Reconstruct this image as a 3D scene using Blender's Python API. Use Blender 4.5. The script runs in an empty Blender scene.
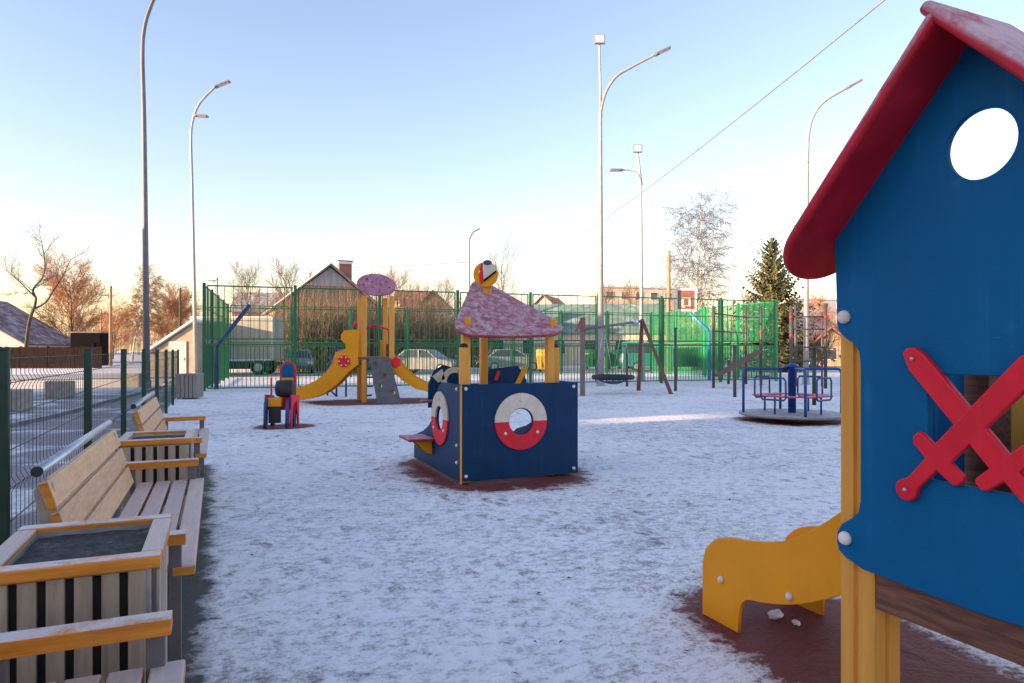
import bpy, bmesh, math, random
from mathutils import Matrix, Vector, noise as mnoise

C = bpy.context.scene.collection
R = math.radians
F, HY, HC = 683.0, 350.0, 1.4            # focal length in pixels, horizon row, eye height
TH = R(23.36)                            # the camera looks this far right of the bench row (+Y)
cs, sn = math.cos(TH), math.sin(TH)

# ------------------------------------------------------------------ layout helpers
def P(px, d, z=0.0):
    r = (px - 512) / F * d
    return Vector((r * cs + d * sn, -r * sn + d * cs, z))
def PG(px, py):
    return P(px, F * HC / (py - HY), 0)
def zat(py, d):
    return HC - (py - HY) * d / F
def onX(X, px, py):                      # point of the plane X = const -> (Y, Z)
    t = (px - 512) / F
    d = X / (sn + t * cs)
    return (d * (cs - t * sn), zat(py, d))

# ------------------------------------------------------------------ materials
MATS = {}
def nd(nt, typ, **kw):
    n = nt.nodes.new(typ)
    for k, v in kw.items():
        if k.startswith('i_'):
            n.inputs[int(k[2:])].default_value = v
        else:
            setattr(n, k, v)
    return n
def math_n(nt, op, a, b=None, clamp=False):
    n = nt.nodes.new('ShaderNodeMath'); n.operation = op; n.use_clamp = clamp
    for i, v in enumerate((a, b)):
        if v is None: continue
        if isinstance(v, (int, float)): n.inputs[i].default_value = v
        else: nt.links.new(v, n.inputs[i])
    return n.outputs[0]
def mix_n(nt, fac, a, b):
    n = nt.nodes.new('ShaderNodeMix'); n.data_type = 'RGBA'
    for idx, v in ((0, fac), (6, a), (7, b)):
        if isinstance(v, (int, float)): n.inputs[idx].default_value = v
        elif isinstance(v, (tuple, list)): n.inputs[idx].default_value = (v[0], v[1], v[2], 1)
        else: nt.links.new(v, n.inputs[idx])
    return n.outputs[2]
def noise_n(nt, vec, scale, detail=4, rough=0.55, dist=0.0):
    n = nt.nodes.new('ShaderNodeTexNoise')
    n.inputs['Scale'].default_value = scale; n.inputs['Detail'].default_value = detail
    n.inputs['Roughness'].default_value = rough; n.inputs['Distortion'].default_value = dist
    if vec is not None: nt.links.new(vec, n.inputs['Vector'])
    return n.outputs[0]
def ramp_n(nt, v, lo, hi):
    n = nt.nodes.new('ShaderNodeMapRange'); n.interpolation_type = 'SMOOTHSTEP'
    nt.links.new(v, n.inputs[0]); n.inputs[1].default_value = lo; n.inputs[2].default_value = hi
    return n.outputs[0]
def newmat(name):
    m = bpy.data.materials.new(name); m.use_nodes = True
    nt = m.node_tree; b = nt.nodes['Principled BSDF']
    MATS[name] = m
    return m, nt, b

def paint(name, col, rough=0.5, var=0.12, scale=6, bump=0.0, bscale=60, metal=0.0, frost=0.0, frost_lo=0.35,
          stretch=None, dirt=0.0, spec=0.5, fscale=9, fmax=None, wear=0.0):
    """painted, wooden or plastic surface; frost = how much snow lies on what faces up"""
    m, nt, b = newmat(name)
    tc = nt.nodes.new('ShaderNodeTexCoord'); vec = tc.outputs['Object']
    if stretch:
        mp = nt.nodes.new('ShaderNodeMapping'); mp.inputs['Scale'].default_value = stretch
        nt.links.new(vec, mp.inputs[0]); vec = mp.outputs[0]
    n1 = noise_n(nt, vec, scale, 5, 0.6)
    dk = tuple(max(0, c * (1 - 1.6 * var)) for c in col); lt = tuple(min(1, c * (1 + var) + 0.004 * var) for c in col)
    colr = mix_n(nt, ramp_n(nt, n1, 0.3, 0.7), dk, lt)
    if dirt > 0:
        n3 = noise_n(nt, tc.outputs['Object'], scale * 3.1, 6, 0.7)
        colr = mix_n(nt, math_n(nt, 'MULTIPLY', ramp_n(nt, n3, 0.52, 0.75), dirt), colr, (0.16, 0.14, 0.13))
    if wear > 0:                              # fine scratches and rubbed spots
        ms = nt.nodes.new('ShaderNodeMapping'); ms.inputs['Scale'].default_value = (14, 3, 40); ms.inputs['Rotation'].default_value = (.5, .3, .2)
        nt.links.new(tc.outputs['Object'], ms.inputs[0])
        sc_ = ramp_n(nt, noise_n(nt, ms.outputs[0], 3.0, 3, .6, 1.5), .665, .72)
        gate = ramp_n(nt, noise_n(nt, tc.outputs['Object'], 2.6, 3, .6), .50, .66)
        rub = ramp_n(nt, noise_n(nt, tc.outputs['Object'], 7.0, 6, .75), .58, .80)
        wm = math_n(nt, 'ADD', math_n(nt, 'MULTIPLY', math_n(nt, 'MULTIPLY', sc_, gate), .55), math_n(nt, 'MULTIPLY', rub, .35))
        mz = nt.nodes.new('ShaderNodeMapping'); mz.inputs['Scale'].default_value = (26, 26, 1.1); nt.links.new(tc.outputs['Object'], mz.inputs[0])
        stk = math_n(nt, 'MULTIPLY', ramp_n(nt, noise_n(nt, mz.outputs[0], 1.0, 4, .6), .50, .78), ramp_n(nt, noise_n(nt, tc.outputs['Object'], 3.3, 3, .5), .42, .66))
        wm = math_n(nt, 'ADD', wm, math_n(nt, 'MULTIPLY', stk, .42))
        pale = tuple(min(1, c*1.6 + .05) for c in col)
        colr = mix_n(nt, math_n(nt, 'MULTIPLY', wm, wear, True), colr, pale)
    oi = nt.nodes.new('ShaderNodeObjectInfo')
    hv = nt.nodes.new('ShaderNodeHueSaturation'); nt.links.new(colr, hv.inputs['Color'])
    nt.links.new(math_n(nt, 'ADD', math_n(nt, 'MULTIPLY', oi.outputs['Random'], .24*min(1, var*8)), 1-.14*min(1, var*8)), hv.inputs['Value'])
    colr = hv.outputs[0]
    rg = math_n(nt, 'ADD', math_n(nt, 'MULTIPLY', n1, 0.25), rough - 0.12)
    if frost > 0:
        ge = nt.nodes.new('ShaderNodeNewGeometry')
        sx = nt.nodes.new('ShaderNodeSeparateXYZ'); nt.links.new(ge.outputs['Normal'], sx.inputs[0])
        up = ramp_n(nt, sx.outputs[2], frost_lo, min(1.0, frost_lo + 0.45))
        n2 = noise_n(nt, tc.outputs['Object'], fscale, 6, 0.65, 0.6)
        n4 = noise_n(nt, tc.outputs['Object'], fscale * 14, 3, 0.6)
        nn = math_n(nt, 'ADD', math_n(nt, 'MULTIPLY', n2, 0.75), math_n(nt, 'MULTIPLY', n4, 0.3))
        fm = math_n(nt, 'MULTIPLY', up, ramp_n(nt, nn, 0.62 - 0.5 * frost, 0.85 - 0.4 * frost), True)
        fm = math_n(nt, 'MULTIPLY', fm, fmax if fmax else min(1.0, 0.45 + 0.5 * frost))
        colr = mix_n(nt, fm, colr, (0.78, 0.78, 0.80))
        rg = math_n(nt, 'ADD', rg, math_n(nt, 'MULTIPLY', fm, 0.4))
    nt.links.new(colr, b.inputs['Base Color']); nt.links.new(rg, b.inputs['Roughness'])
    b.inputs['Metallic'].default_value = metal
    b.inputs['Specular IOR Level'].default_value = spec
    if bump > 0:
        nb = noise_n(nt, vec, bscale, 4, 0.6)
        bp = nt.nodes.new('ShaderNodeBump'); bp.inputs['Strength'].default_value = bump; bp.inputs['Distance'].default_value = 0.004
        nt.links.new(nb, bp.inputs['Height']); nt.links.new(bp.outputs[0], b.inputs['Normal'])
    return m

M = {}
M['blue'] = paint('blue_board', (0.0, 0.112, 0.272), 0.55, 0.06, 3, 0.22, 170, dirt=0.02, spec=0.15, wear=.9)
M['blue_far'] = paint('blue_ship_board', (0.0, 0.034, 0.105), 0.5, 0.08, 4, 0.15, 150, dirt=0.04, spec=0.2, wear=.8)
M['red'] = paint('red_board', (0.74, 0.014, 0.034), 0.5, 0.07, 7, 0.12, 120, frost=0.05, dirt=0.04, spec=0.3, wear=.8)
M['redroof'] = paint('red_roof_board', (0.50, 0.012, 0.030), 0.5, 0.14, 7, 0.12, 120, frost=0.62, frost_lo=0.25, dirt=0.04, spec=0.25, fscale=5, fmax=.55)
M['shiproof'] = paint('red_ship_roof_board', (0.36, 0.040, 0.070), 0.55, 0.12, 6, 0.12, 90, frost=0.44, frost_lo=0.2, dirt=0.05, fscale=13, fmax=.50)
M['pinkroof'] = paint('pink_oval_roof', (0.42, 0.10, 0.19), 0.55, 0.15, 6, frost=0.4, frost_lo=0.2, fmax=.35, fscale=16)
M['orange'] = paint('yellow_orange_board', (0.82, 0.315, 0.010), 0.5, 0.035, 3, 0.10, 110, frost=0.12, frost_lo=0.7, dirt=0.05, spec=0.22, wear=.35)
M['post'] = paint('yellow_wood_post', (0.74, 0.33, 0.055), 0.5, 0.07, 4, 0.15, 40, stretch=(6, 6, 0.6), frost=0.1, frost_lo=0.8, dirt=0.04, spec=0.3)
M['white'] = paint('white_plastic', (0.78, 0.70, 0.62), 0.5, 0.06, 20, dirt=0.12, spec=0.3)
M['cream'] = paint('cream_ring_board', (0.66, 0.56, 0.46), 0.5, 0.08, 12, dirt=0.15)
M['brown'] = paint('brown_stained_plank', (0.17, 0.062, 0.032), 0.5, 0.35, 9, 0.3, 60, stretch=(5, 0.7, 6), dirt=0.05)
M['dark'] = paint('black_rubber', (0.018, 0.018, 0.02), 0.6, 0.2, 20, frost=0.12, frost_lo=0.6)
M['steel'] = paint('galvanised_steel', (0.50, 0.51, 0.54), 0.38, 0.10, 14, metal=0.75, frost=0.15, frost_lo=0.6)
M['benchwood'] = paint('lacquered_bench_board', (0.58, 0.22, 0.045), 0.45, 0.20, 5, 0.2, 50, stretch=(9, 1.0, 9), frost=0.85, frost_lo=0.12, fscale=14, fmax=.50)
M['benchend'] = paint('lacquered_arm_board', (0.70, 0.235, 0.020), 0.45, 0.16, 5, 0.2, 50, stretch=(1.0, 9, 9), frost=0.62, frost_lo=0.3, fscale=7)
M['backwood'] = paint('lacquered_back_board', (0.72, 0.385, 0.175), 0.5, 0.12, 5, 0.2, 50, stretch=(9, 1.0, 9), frost=0.5, frost_lo=0.05, fscale=30, fmax=.35)
M['slat'] = paint('beige_box_slat', (0.42, 0.315, 0.225), 0.55, 0.12, 6, 0.2, 60, stretch=(8, 8, 0.8), frost=0.4)
M['greyslat'] = paint('grey_bin_slat', (0.27, 0.23, 0.21), 0.6, 0.15, 6, stretch=(8, 8, 0.8), frost=0.4)
M['boxlining'] = paint('dark_brown_box_lining', (0.035, 0.026, 0.022), 0.8, 0.2, 8)
M['soil'] = paint('dark_soil', (0.055, 0.05, 0.047), 0.9, 0.45, 30, 1.0, 90, frost=0.16)
M['benchleg'] = paint('grey_bench_iron', (0.16, 0.15, 0.15), 0.5, 0.1, 12, metal=0.3)
M['legplate'] = paint('beige_bench_side_plate', (0.33, 0.27, 0.22), 0.5, 0.1, 8)
M['fgreen'] = paint('dark_green_fence_paint', (0.010, 0.045, 0.030), 0.45, 0.1, 10, frost=0.25, frost_lo=0.7)
M['fwire'] = paint('frosted_green_fence_wire', (0.040, 0.068, 0.062), 0.5, 0.1, 10, frost=0.35, frost_lo=0.1)
M['meshgreen'] = paint('bright_green_mesh_paint', (0.010, 0.25, 0.085), 0.45, 0.1, 4)  # brighter copy of the fence green: sunlight on the right side put into the colour
M['pgreen'] = paint('green_pitch_fence_paint', (0.006, 0.125, 0.045), 0.45, 0.1, 4)  # darker copy for the other fence sides, shade put into the colour
M['bluetube'] = paint('blue_tube_paint', (0.010, 0.055, 0.26), 0.4, 0.1, 10)
M['navytube'] = paint('navy_tube_paint', (0.025, 0.05, 0.17), 0.4, 0.1, 10)
M['tealtube'] = paint('sky_blue_tube_paint', (0.02, 0.20, 0.42), 0.4, 0.1, 10)
M['pinkseat'] = paint('red_seat_board', (0.50, 0.03, 0.10), 0.5, 0.1, 8, frost=0.35)
M['greyboard'] = paint('grey_climbing_board', (0.10, 0.09, 0.092), 0.6, 0.15, 8, frost=0.3, frost_lo=.5)
M['disc'] = paint('grey_tread_plate', (0.20, 0.19, 0.20), 0.5, 0.12, 10, frost=0.45, fmax=.5)
M['greypost'] = paint('grey_brown_post', (0.20, 0.155, 0.145), 0.55, 0.15, 6, stretch=(6, 6, 0.6))
M['redwood'] = paint('red_brown_post', (0.155, 0.058, 0.042), 0.55, 0.2, 6, stretch=(6, 6, 0.6))
M['gympost'] = paint('dark_grey_post', (0.075, 0.062, 0.062), 0.5, 0.1, 6)
M['redclamp'] = paint('red_clamp', (0.36, 0.035, 0.025), 0.5)
M['bracket'] = paint('dull_red_swing_bracket', (0.26, 0.085, 0.085), 0.55, frost=.2)
M['lamppole'] = paint('galvanised_lamp_pole', (0.40, 0.37, 0.36), 0.5, 0.10, 3, metal=0.15)
M['lamppole_dark'] = paint('weathered_lamp_pole', (0.17, 0.155, 0.175), 0.55, 0.12, 3, metal=0.1)  # darker copy of the pole paint, shade on the left pole put into the colour
M['lamphead'] = paint('grey_lamp_head', (0.20, 0.18, 0.19), 0.5)
M['lens'] = paint('pale_lamp_lens', (0.55, 0.55, 0.58), 0.25)
M['woodpole'] = paint('timber_utility_pole', (0.34, 0.235, 0.13), 0.8, 0.25, 5, stretch=(6, 6, 0.5))
M['cable'] = paint('cable_sheath', (0.20, 0.22, 0.27), 0.5)
M['concrete'] = paint('cast_concrete', (0.33, 0.29, 0.25), 0.85, 0.15, 6, 0.4, 30, frost=0.35)
M['kerbstone'] = paint('grey_kerb_stone', (0.17, 0.165, 0.17), 0.85, 0.2, 5, frost=0.5)
M['plankfence'] = paint('brown_plank_fence', (0.026, 0.015, 0.012), 0.85, 0.3, 3, stretch=(7, 7, 0.6), spec=.05)  # albedo lowered to stand in for shade from its neighbours
M['hsiding'] = paint('brown_timber_siding', (0.37, 0.25, 0.16), 0.8, 0.25, 2.2, stretch=(7, 7, 0.35))
M['hyellow'] = paint('yellow_timber_siding', (0.60, 0.42, 0.17), 0.8, 0.15, 3)  # yellow of low sun on the brown house's left side, put into the colour
M['hwhite'] = paint('white_wall_render', (0.50, 0.48, 0.46), 0.85, 0.1, 1.5)
M['hbeige'] = paint('beige_wall_render', (0.38, 0.32, 0.25), 0.85, 0.12, 1.5)
M['hcream'] = paint('cream_panel_wall', (0.66, 0.52, 0.38), 0.85, 0.10, 0.6)
M['hgrey'] = paint('grey_panel_wall', (0.42, 0.38, 0.38), 0.85, 0.10, 0.6)
M['gable'] = paint('pale_gable_cladding', (0.42, 0.41, 0.43), 0.7, 0.15, 2, stretch=(5, 5, 0.5))
M['snowroof'] = paint('snow_covered_roof', (0.74, 0.73, 0.74), 0.8, 0.06, 1.2, 0.4, 6)
M['redmetal'] = paint('dark_red_roof_sheet', (0.10, 0.026, 0.034), 0.6, 0.2, 2, frost=0.42, frost_lo=0.3, fscale=1.2, fmax=.5)
M['rustroof'] = paint('orange_roof_sheet', (0.36, 0.12, 0.055), 0.7, 0.2, 2, frost=0.25, frost_lo=0.3, fscale=1.5)
M['greenroof'] = paint('grey_green_roof_sheet', (0.17, 0.26, 0.23), 0.6, 0.15, 0.8, frost=0.15, fscale=1)
M['greyroof'] = paint('grey_slate_roof', (0.17, 0.155, 0.155), 0.7, 0.2, 2, frost=0.40, frost_lo=0.3, fscale=1)
M['frostroof'] = paint('frosted_grey_roof', (0.20, 0.18, 0.18), 0.7, 0.2, 2, frost=0.8, frost_lo=0.2, fscale=1)
M['darkshed'] = paint('dark_shed_wall', (0.010, 0.007, 0.009), 0.8, 0.2, 3, spec=.05)
M['frame'] = paint('white_window_frame', (0.62, 0.60, 0.58), 0.5)
M['truckbox'] = paint('off_white_truck_box', (0.36, 0.33, 0.27), 0.55, 0.06, 1.5, dirt=0.12)
M['truckdark'] = paint('dark_green_chassis', (0.02, 0.045, 0.035), 0.6)
M['tyre'] = paint('tyre_rubber', (0.015, 0.015, 0.016), 0.8)
M['rim'] = paint('wheel_rim', (0.45, 0.45, 0.46), 0.35, metal=0.6)
M['carwhite'] = paint('white_car_paint', (0.16, 0.165, 0.18), 0.3, 0.05, 3, frost=0.3)
M['cargrey'] = paint('grey_car_paint', (0.20, 0.23, 0.25), 0.3, 0.05, 3, frost=0.35)
M['cargreen'] = paint('teal_van_paint', (0.03, 0.20, 0.19), 0.35, 0.05, 3, frost=0.2)
M['tailred'] = paint('tail_lamp_plastic', (0.45, 0.02, 0.02), 0.3)
M['bingreen'] = paint('green_bin_plastic', (0.012, 0.115, 0.05), 0.5, 0.12, 4)
M['binyellow'] = paint('yellow_bin_plastic', (0.75, 0.36, 0.02), 0.5, 0.1, 4)
M['hoopboard'] = paint('brown_backboard', (0.30, 0.13, 0.085), 0.6, 0.15, 4)
M['hoopwhite'] = paint('white_backboard_line', (0.80, 0.76, 0.73), 0.6)
M['snowlump'] = paint('snow_lump', (0.80, 0.80, 0.82), 0.8, 0.05, 20, 0.6, 40)
M['bark'] = paint('dark_bark', (0.085, 0.062, 0.052), 0.9, 0.3, 5)
M['twig'] = paint('brown_twigs', (0.24, 0.155, 0.105), 0.9, 0.2, 3)
M['twig_rust'] = paint('russet_twigs', (0.46, 0.21, 0.095), 0.9, 0.2, 1.5)
M['twig_grey'] = paint('grey_twigs', (0.20, 0.155, 0.13), 0.9, 0.2, 3)
M['twig_frost'] = paint('frosted_birch_twigs', (0.175, 0.16, 0.175), 0.9, 0.2, 2)
M['birchbark'] = paint('birch_bark', (0.62, 0.53, 0.42), 0.8, 0.3, 4)
M['needle'] = paint('spruce_needles', (0.095, 0.092, 0.030), 0.75, 0.45, 1.6)
M['scrub'] = paint('dry_scrub', (0.24, 0.165, 0.11), 0.9, 0.3, 2)

def glass_mat():
    m, nt, b = newmat('window_glass')
    b.inputs['Base Color'].default_value = (0.03, 0.04, 0.05, 1); b.inputs['Roughness'].default_value = 0.08
    b.inputs['Specular IOR Level'].default_value = 0.8
    return m
M['glass'] = glass_mat()

def brick_mat():
    m, nt, b = newmat('red_brick')
    tc = nt.nodes.new('ShaderNodeTexCoord')
    mp = nt.nodes.new('ShaderNodeMapping'); mp.inputs['Rotation'].default_value = (R(90), 0, 0)
    nt.links.new(tc.outputs['Object'], mp.inputs[0])
    br = nt.nodes.new('ShaderNodeTexBrick'); br.inputs['Scale'].default_value = 4
    br.inputs['Color1'].default_value = (0.30, 0.085, 0.05, 1); br.inputs['Color2'].default_value = (0.22, 0.06, 0.04, 1)
    br.inputs['Mortar'].default_value = (0.28, 0.24, 0.22, 1)
    nt.links.new(mp.outputs[0], br.inputs[0]); nt.links.new(br.outputs[0], b.inputs['Base Color'])
    b.inputs['Roughness'].default_value = 0.85
    return m
M['brick'] = brick_mat()

# ------------------------------------------------------------------ mesh builder
class MB:
    def __init__(s): s.v = []; s.f = []; s.sm = []
    def add(s, vs, fs, smooth=False, mat=None):
        o = len(s.v)
        s.v += [(mat @ Vector(p)) if mat else Vector(p) for p in vs]
        for f in fs: s.f.append([i + o for i in f]); s.sm.append(smooth)
        return s
    def box(s, c, size, mat=None, rotz=0.0, bevel=0.0):
        x, y, z = (k / 2 for k in size)
        T = Matrix.Translation(Vector(c)) @ Matrix.Rotation(rotz, 4, 'Z')
        if mat is not None: T = mat @ T
        if bevel > 0:
            bm = bmesh.new(); bmesh.ops.create_cube(bm, size=1)
            bmesh.ops.scale(bm, vec=size, verts=bm.verts)
            bmesh.ops.bevel(bm, geom=bm.edges[:], offset=bevel, segments=2, affect='EDGES', profile=0.5)
            bm.verts.index_update()
            s.add([v.co.copy() for v in bm.verts], [[v.index for v in f.verts] for f in bm.faces], False, T); bm.free()
            return s
        vs = [(-x,-y,-z),(x,-y,-z),(x,y,-z),(-x,y,-z),(-x,-y,z),(x,-y,z),(x,y,z),(-x,y,z)]
        return s.add(vs, [(0,3,2,1),(4,5,6,7),(0,1,5,4),(1,2,6,5),(2,3,7,6),(3,0,4,7)], False, T)
    def tube(s, pts, rad, n=8, cap=True, smooth=True):
        pts = [Vector(p) for p in pts]
        if isinstance(rad, (int, float)): rad = [rad] * len(pts)
        rings = []; prev = None
        for i, p in enumerate(pts):
            a = pts[max(0, i-1)]; b = pts[min(len(pts)-1, i+1)]
            t = (b - a)
            t = t.normalized() if t.length > 1e-9 else Vector((0,0,1))
            if prev is None:
                u = t.cross(Vector((0,0,1)) if abs(t.z) < 0.9 else Vector((1,0,0))).normalized()
            else:
                u = prev - t * prev.dot(t)
                u = u.normalized() if u.length > 1e-6 else t.orthogonal().normalized()
            prev = u; w = t.cross(u)
            rings.append([p + (u * math.cos(2*math.pi*k/n) + w * math.sin(2*math.pi*k/n)) * rad[i] for k in range(n)])
        o = len(s.v)
        for rg in rings: s.v += rg
        for i in range(len(rings)-1):
            for k in range(n):
                a = o+i*n+k; b = o+i*n+(k+1) % n
                s.f.append([a, b, b+n, a+n]); s.sm.append(smooth)
        if cap:
            s.f.append([o+k for k in range(n)][::-1]); s.sm.append(False)
            e = o+(len(rings)-1)*n
            s.f.append([e+k for k in range(n)]); s.sm.append(False)
        return s
    def lathe(s, prof, n=24, mat=None, smooth=True):       # profile of (radius, z)
        vs = []; fs = []
        for r, z in prof:
            for k in range(n):
                a = 2*math.pi*k/n; vs.append((r*math.cos(a), r*math.sin(a), z))
        for i in range(len(prof)-1):
            for k in range(n):
                a = i*n+k; b = i*n+(k+1) % n
                fs.append((a, b, b+n, a+n))
        fs.append(tuple(range(n))[::-1]); fs.append(tuple((len(prof)-1)*n+k for k in range(n)))
        return s.add(vs, fs, smooth, mat)
    def prism(s, poly, w0, w1, mat):                       # 2D outline extruded along the third axis of mat
        n = len(poly)
        vs = [(p[0], p[1], w0) for p in poly] + [(p[0], p[1], w1) for p in poly]
        fs = [tuple(range(n))[::-1], tuple(range(n, 2*n))] + [(i, (i+1) % n, (i+1) % n+n, i+n) for i in range(n)]
        return s.add(vs, fs, False, mat)

ROOT = {}
def mesh_from(name, mb, inv=None):
    me = bpy.data.meshes.new(name)
    vs = [(inv @ v) if inv is not None else v for v in mb.v]
    me.from_pydata([tuple(v) for v in vs], [], mb.f)
    me.polygons.foreach_set('use_smooth', mb.sm)
    bm = bmesh.new(); bm.from_mesh(me); bmesh.ops.recalc_face_normals(bm, faces=bm.faces[:]); bm.to_mesh(me); bm.free()
    me.update()
    return me
def link(name, me, mat, parent=None):
    o = bpy.data.objects.new(name, me); C.objects.link(o)
    if mat is not None:
        me.materials.clear(); me.materials.append(mat)
    if parent is not None:
        o.parent = parent; ROOT[o.name] = ROOT.get(parent.name, Matrix())
    return o
def obj(name, mb, mat, parent=None, world=False):
    inv = ROOT[parent.name].inverted() if (world and parent is not None) else None
    return link(name, mesh_from(name, mb, inv), M[mat] if isinstance(mat, str) else mat, parent)
def tag(o, label, cat, group=None):
    o['label'] = label; o['category'] = cat
    if group: o['group'] = group
    return o
def thing(name, label, cat, loc=(0,0,0), rotz=0.0, group=None):
    o = bpy.data.objects.new(name, None); C.objects.link(o)
    o.location = loc; o.rotation_euler = (0, 0, rotz); o.empty_display_size = 0.3
    ROOT[o.name] = Matrix.Translation(Vector(loc)) @ Matrix.Rotation(rotz, 4, 'Z')
    return tag(o, label, cat, group)
def solo(name, mb, mat, label, cat, loc, group=None, rotz=0.0, local=False):    # a thing that is one mesh, origin at its base
    T = Matrix.Translation(Vector(loc)) @ Matrix.Rotation(rotz, 4, 'Z')
    me = mesh_from(name, mb, None if local else T.inverted())
    o = link(name, me, M[mat]); o.location = loc; o.rotation_euler = (0, 0, rotz)
    return tag(o, label, cat, group)
def dup(o, loc=None, rotz=None, label=None, scale=None, parent=None):
    c = o.copy(); C.objects.link(c)
    if parent is not None: c.parent = parent
    if loc is not None: c.location = loc
    if rotz is not None: c.rotation_euler = (0, 0, rotz)
    if scale is not None: c.scale = scale
    if label: c['label'] = label
    for ch in list(o.children): dup(ch, parent=c)
    return c
def struct(name, mb, mat):
    o = obj(name, mb, mat); o['kind'] = 'structure'; return o

MX = Matrix(((0,0,1,0),(1,0,0,0),(0,1,0,0),(0,0,0,1)))       # (u,v,w) -> (X=w, Y=u, Z=v)
MY = Matrix(((1,0,0,0),(0,0,-1,0),(0,1,0,0),(0,0,0,1)))      # (u,v,w) -> (X=u, Y=-w, Z=v)
def panel(name, loops, thick, mat, parent, T, world=True, bev=0.004, res=2):
    """flat board with rounded edges and cut-outs: 2D loops (first outline, then holes), centred on w = 0 of T"""
    cu = bpy.data.curves.new(name, 'CURVE'); cu.dimensions = '2D'; cu.fill_mode = 'BOTH'
    cu.extrude = max(0.0005, thick/2 - bev); cu.bevel_depth = bev; cu.bevel_resolution = res; cu.offset = -bev
    for lp in loops:
        sp = cu.splines.new('POLY'); sp.points.add(len(lp)-1)
        for i, p in enumerate(lp): sp.points[i].co = (p[0], p[1], 0, 1)
        sp.use_cyclic_u = True
    co = bpy.data.objects.new('tmp', cu); C.objects.link(co)
    dg = bpy.context.evaluated_depsgraph_get(); dg.update()
    me = bpy.data.meshes.new_from_object(co.evaluated_get(dg))
    bpy.data.objects.remove(co); bpy.data.curves.remove(cu)
    TT = T
    if world and parent is not None: TT = ROOT[parent.name].inverted() @ T
    me.transform(TT); me.name = name
    bm = bmesh.new(); bm.from_mesh(me); bmesh.ops.remove_doubles(bm, verts=bm.verts[:], dist=1e-5)
    bmesh.ops.recalc_face_normals(bm, faces=bm.faces[:]); bm.to_mesh(me); bm.free()
    return link(name, me, M[mat], parent)
def circ(cx, cy, rx, ry=None, n=40, a0=0.0, a1=2*math.pi):
    ry = rx if ry is None else ry
    full = abs(a1 - a0 - 2*math.pi) < 1e-6
    m = n if full else n + 1
    return [(cx + rx*math.cos(a0+(a1-a0)*k/n), cy + ry*math.sin(a0+(a1-a0)*k/n)) for k in range(m)]
def smooth_loop(pts, it=2, keep=()):                        # Chaikin corner cutting
    for _ in range(it):
        out = []
        for i, p in enumerate(pts):
            q = pts[(i+1) % len(pts)]
            out += [(p[0]*.75+q[0]*.25, p[1]*.75+q[1]*.25), (p[0]*.25+q[0]*.75, p[1]*.25+q[1]*.75)]
        pts = out
    return pts
def curve_pts(pts, n=6):                                    # Catmull-Rom through points
    pts = [Vector(p) for p in pts]; out = []
    for i in range(len(pts)-1):
        p0 = pts[max(0,i-1)]; p1 = pts[i]; p2 = pts[i+1]; p3 = pts[min(len(pts)-1,i+2)]
        for k in range(n):
            t = k/n
            out.append(0.5*((2*p1)+(p2-p0)*t+(2*p0-5*p1+4*p2-p3)*t*t+(3*p1-p0-3*p2+p3)*t**3))
    out.append(pts[-1]); return out
def rrect(x0, y0, x1, y1, r, n=6):
    out = []
    for cx, cy, a in ((x1-r,y1-r,0),(x0+r,y1-r,90),(x0+r,y0+r,180),(x1-r,y0+r,270)):
        out += [(cx+r*math.cos(R(a+90*k/n)), cy+r*math.sin(R(a+90*k/n))) for k in range(n+1)]
    return out
def bolt(parent, p, axis, r=0.022, name='bolt_cap', mat='white'):
    mb = MB()
    prof = [(r, 0), (r, r*0.25), (r*0.9, r*0.55), (r*0.62, r*0.85), (r*0.25, r*0.97), (0.0005, r)]
    q = Vector((0,0,1)).rotation_difference(Vector(axis)).to_matrix().to_4x4()
    mb.lathe(prof, 16, Matrix.Translation(Vector(p)) @ q)
    return obj(name, mb, mat, parent, world=True)

rnd = random.Random(7)

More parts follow.
